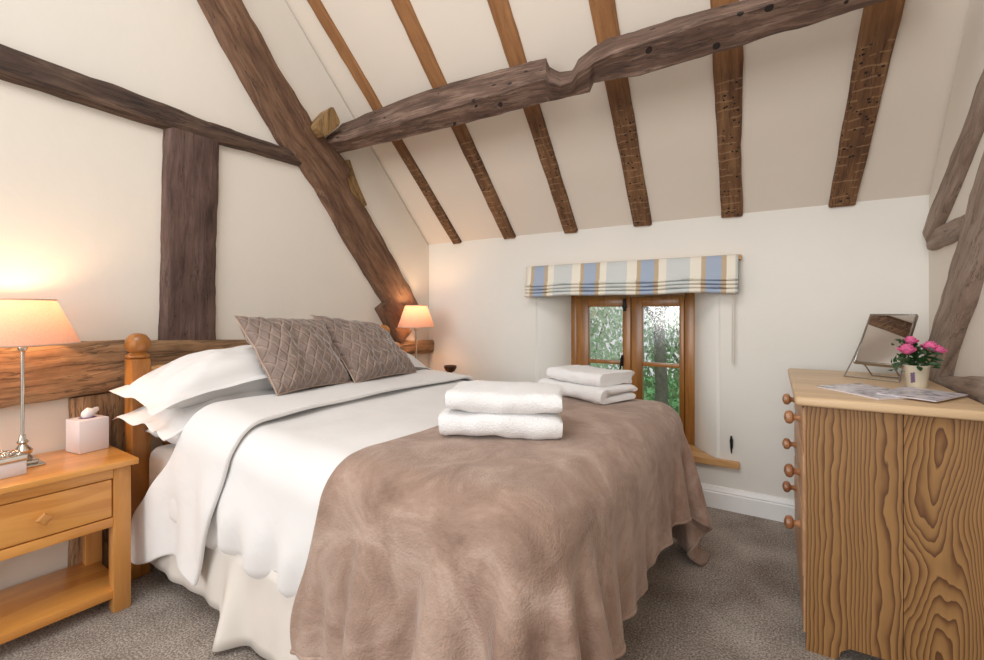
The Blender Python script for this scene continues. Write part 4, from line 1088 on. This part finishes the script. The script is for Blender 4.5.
bm = lathe(bmesh.new(), [(.0005, .074), (.034, .074), (.0345, .07), (.0005, .07)], n=24); finish('soil', bm, M_bark, fp)
bm = bmesh.new()
for k in range(14):  # printed lavender sprig in relief, on the side towards the camera
    a = rad(-118+6*math.sin(k*2.1)+ (k % 3-1)*7-20); z = .022+.038*k/14; r = .0325+.1*z*.95
    r = .031+(.039-.031)*z/.082+.0006
    bmesh.ops.create_icosphere(bm, subdivisions=1, radius=.0042, matrix=Matrix.Translation((r*math.cos(a), r*math.sin(a), z)))
finish('printed_sprig', bm, M_mauve, pt)
rg = random.Random(11)
heads = [(-.045, -.02, .140, .030), (-.005, .03, .172, .027), (.05, .01, .150, .030), (.07, -.01, .142, .022)]
bm = bmesh.new()
for x, y, z, r in heads: tube(bm, [(x*.2, y*.2, .07), (x*.7, y*.7, z-.03), (x, y, z-.003)], .002, 6)
finish('stems', bm, M_leaf, fp)
bm = bmesh.new()
for k in range(90):
    a = rg.uniform(0, 6.28); rr = rg.uniform(.01, .07); z = rg.uniform(.085, .165)-.25*max(0, rr-.04); s = rg.uniform(.012, .022)
    c = Vector((rr*math.cos(a), rr*math.sin(a)*.8, z)); e = Euler((rg.uniform(-.8, .8), rg.uniform(-.8, .8), a)).to_matrix()
    q = [bm.verts.new(c+e @ Vector(v_)) for v_ in ((-s, 0, 0), (-s*.3, -s*.5, .002), (s*.5, -s*.4, .0), (s, 0, -.003), (s*.5, s*.4, 0), (-s*.3, s*.5, .002))]
    m_ = bm.verts.new(c+e @ Vector((0, 0, -.004)))
    for i in range(6): bm.faces.new((q[i], q[(i+1) % 6], m_))
for c0, n_ in (((-.045, .02, .17), 14), ((-.07, -.01, .09), 16)):
    for k in range(n_):
        c = Vector(c0)+Vector((rg.uniform(-.02, .02), rg.uniform(-.02, .02), rg.uniform(-.03, .03))); e = Euler((rg.uniform(0, 6), rg.uniform(0, 6), rg.uniform(0, 6))).to_matrix(); s = .012
        q = [bm.verts.new(c+e @ Vector(v_)) for v_ in ((-s, 0, 0), (0, -s*.5, .002), (s, 0, 0), (0, s*.5, .002))]; bm.faces.new(q)
finish('leaves', bm, M_leaf, fp, smooth=False)
for x, y, z, r in heads:
    bm = bmesh.new()
    for ring_n, (rr, hh, ti) in enumerate(((.25, .9, 0), (.45, .95, .2), (.7, .85, .6), (1.0, .7, 1.1))):
        for k in range(3+ring_n): petal(bm, (x, y, z-.010), k*6.283/(3+ring_n)+ring_n*.7, ti*.6, r*rr*.9, r*hh*1.5, 1.15-.12*ring_n)
    o = finish('rose_bloom', bm, M_rose, fp, angle=80); mod(o, 'SOLIDIFY', thickness=.0008)

def magazine(label, poly, z0, th, m):
    cx_ = sum(p[0] for p in poly)/len(poly); cy_ = sum(p[1] for p in poly)/len(poly)
    t = thing('magazine', label, 'magazine', (cx_, cy_, z0))
    q = [(p[0]-cx_, p[1]-cy_) for p in poly]
    finish('pages', prism(bmesh.new(), [(a*.985, b*.985) for a, b in q], 'z', 0, th*.8), M_box, t, smooth=False)
    bm = prism(bmesh.new(), q, 'z', th*.8, th); finish('cover', bm, m, t, smooth=False)
magazine('left-hand grey magazine lying on the chest top', [(.09, 2.23), (.255, 2.02), (.41, 2.16), (.245, 2.40)], .9005, .006, mag_mat('magazine_cover_a', 1))
magazine('right-hand mauve-printed magazine overlapping the first on the chest top', [(.26, 2.12), (.40, 2.03), (.525, 2.25), (.375, 2.36)], .9068, .004, mag_mat('magazine_cover_b', 5))
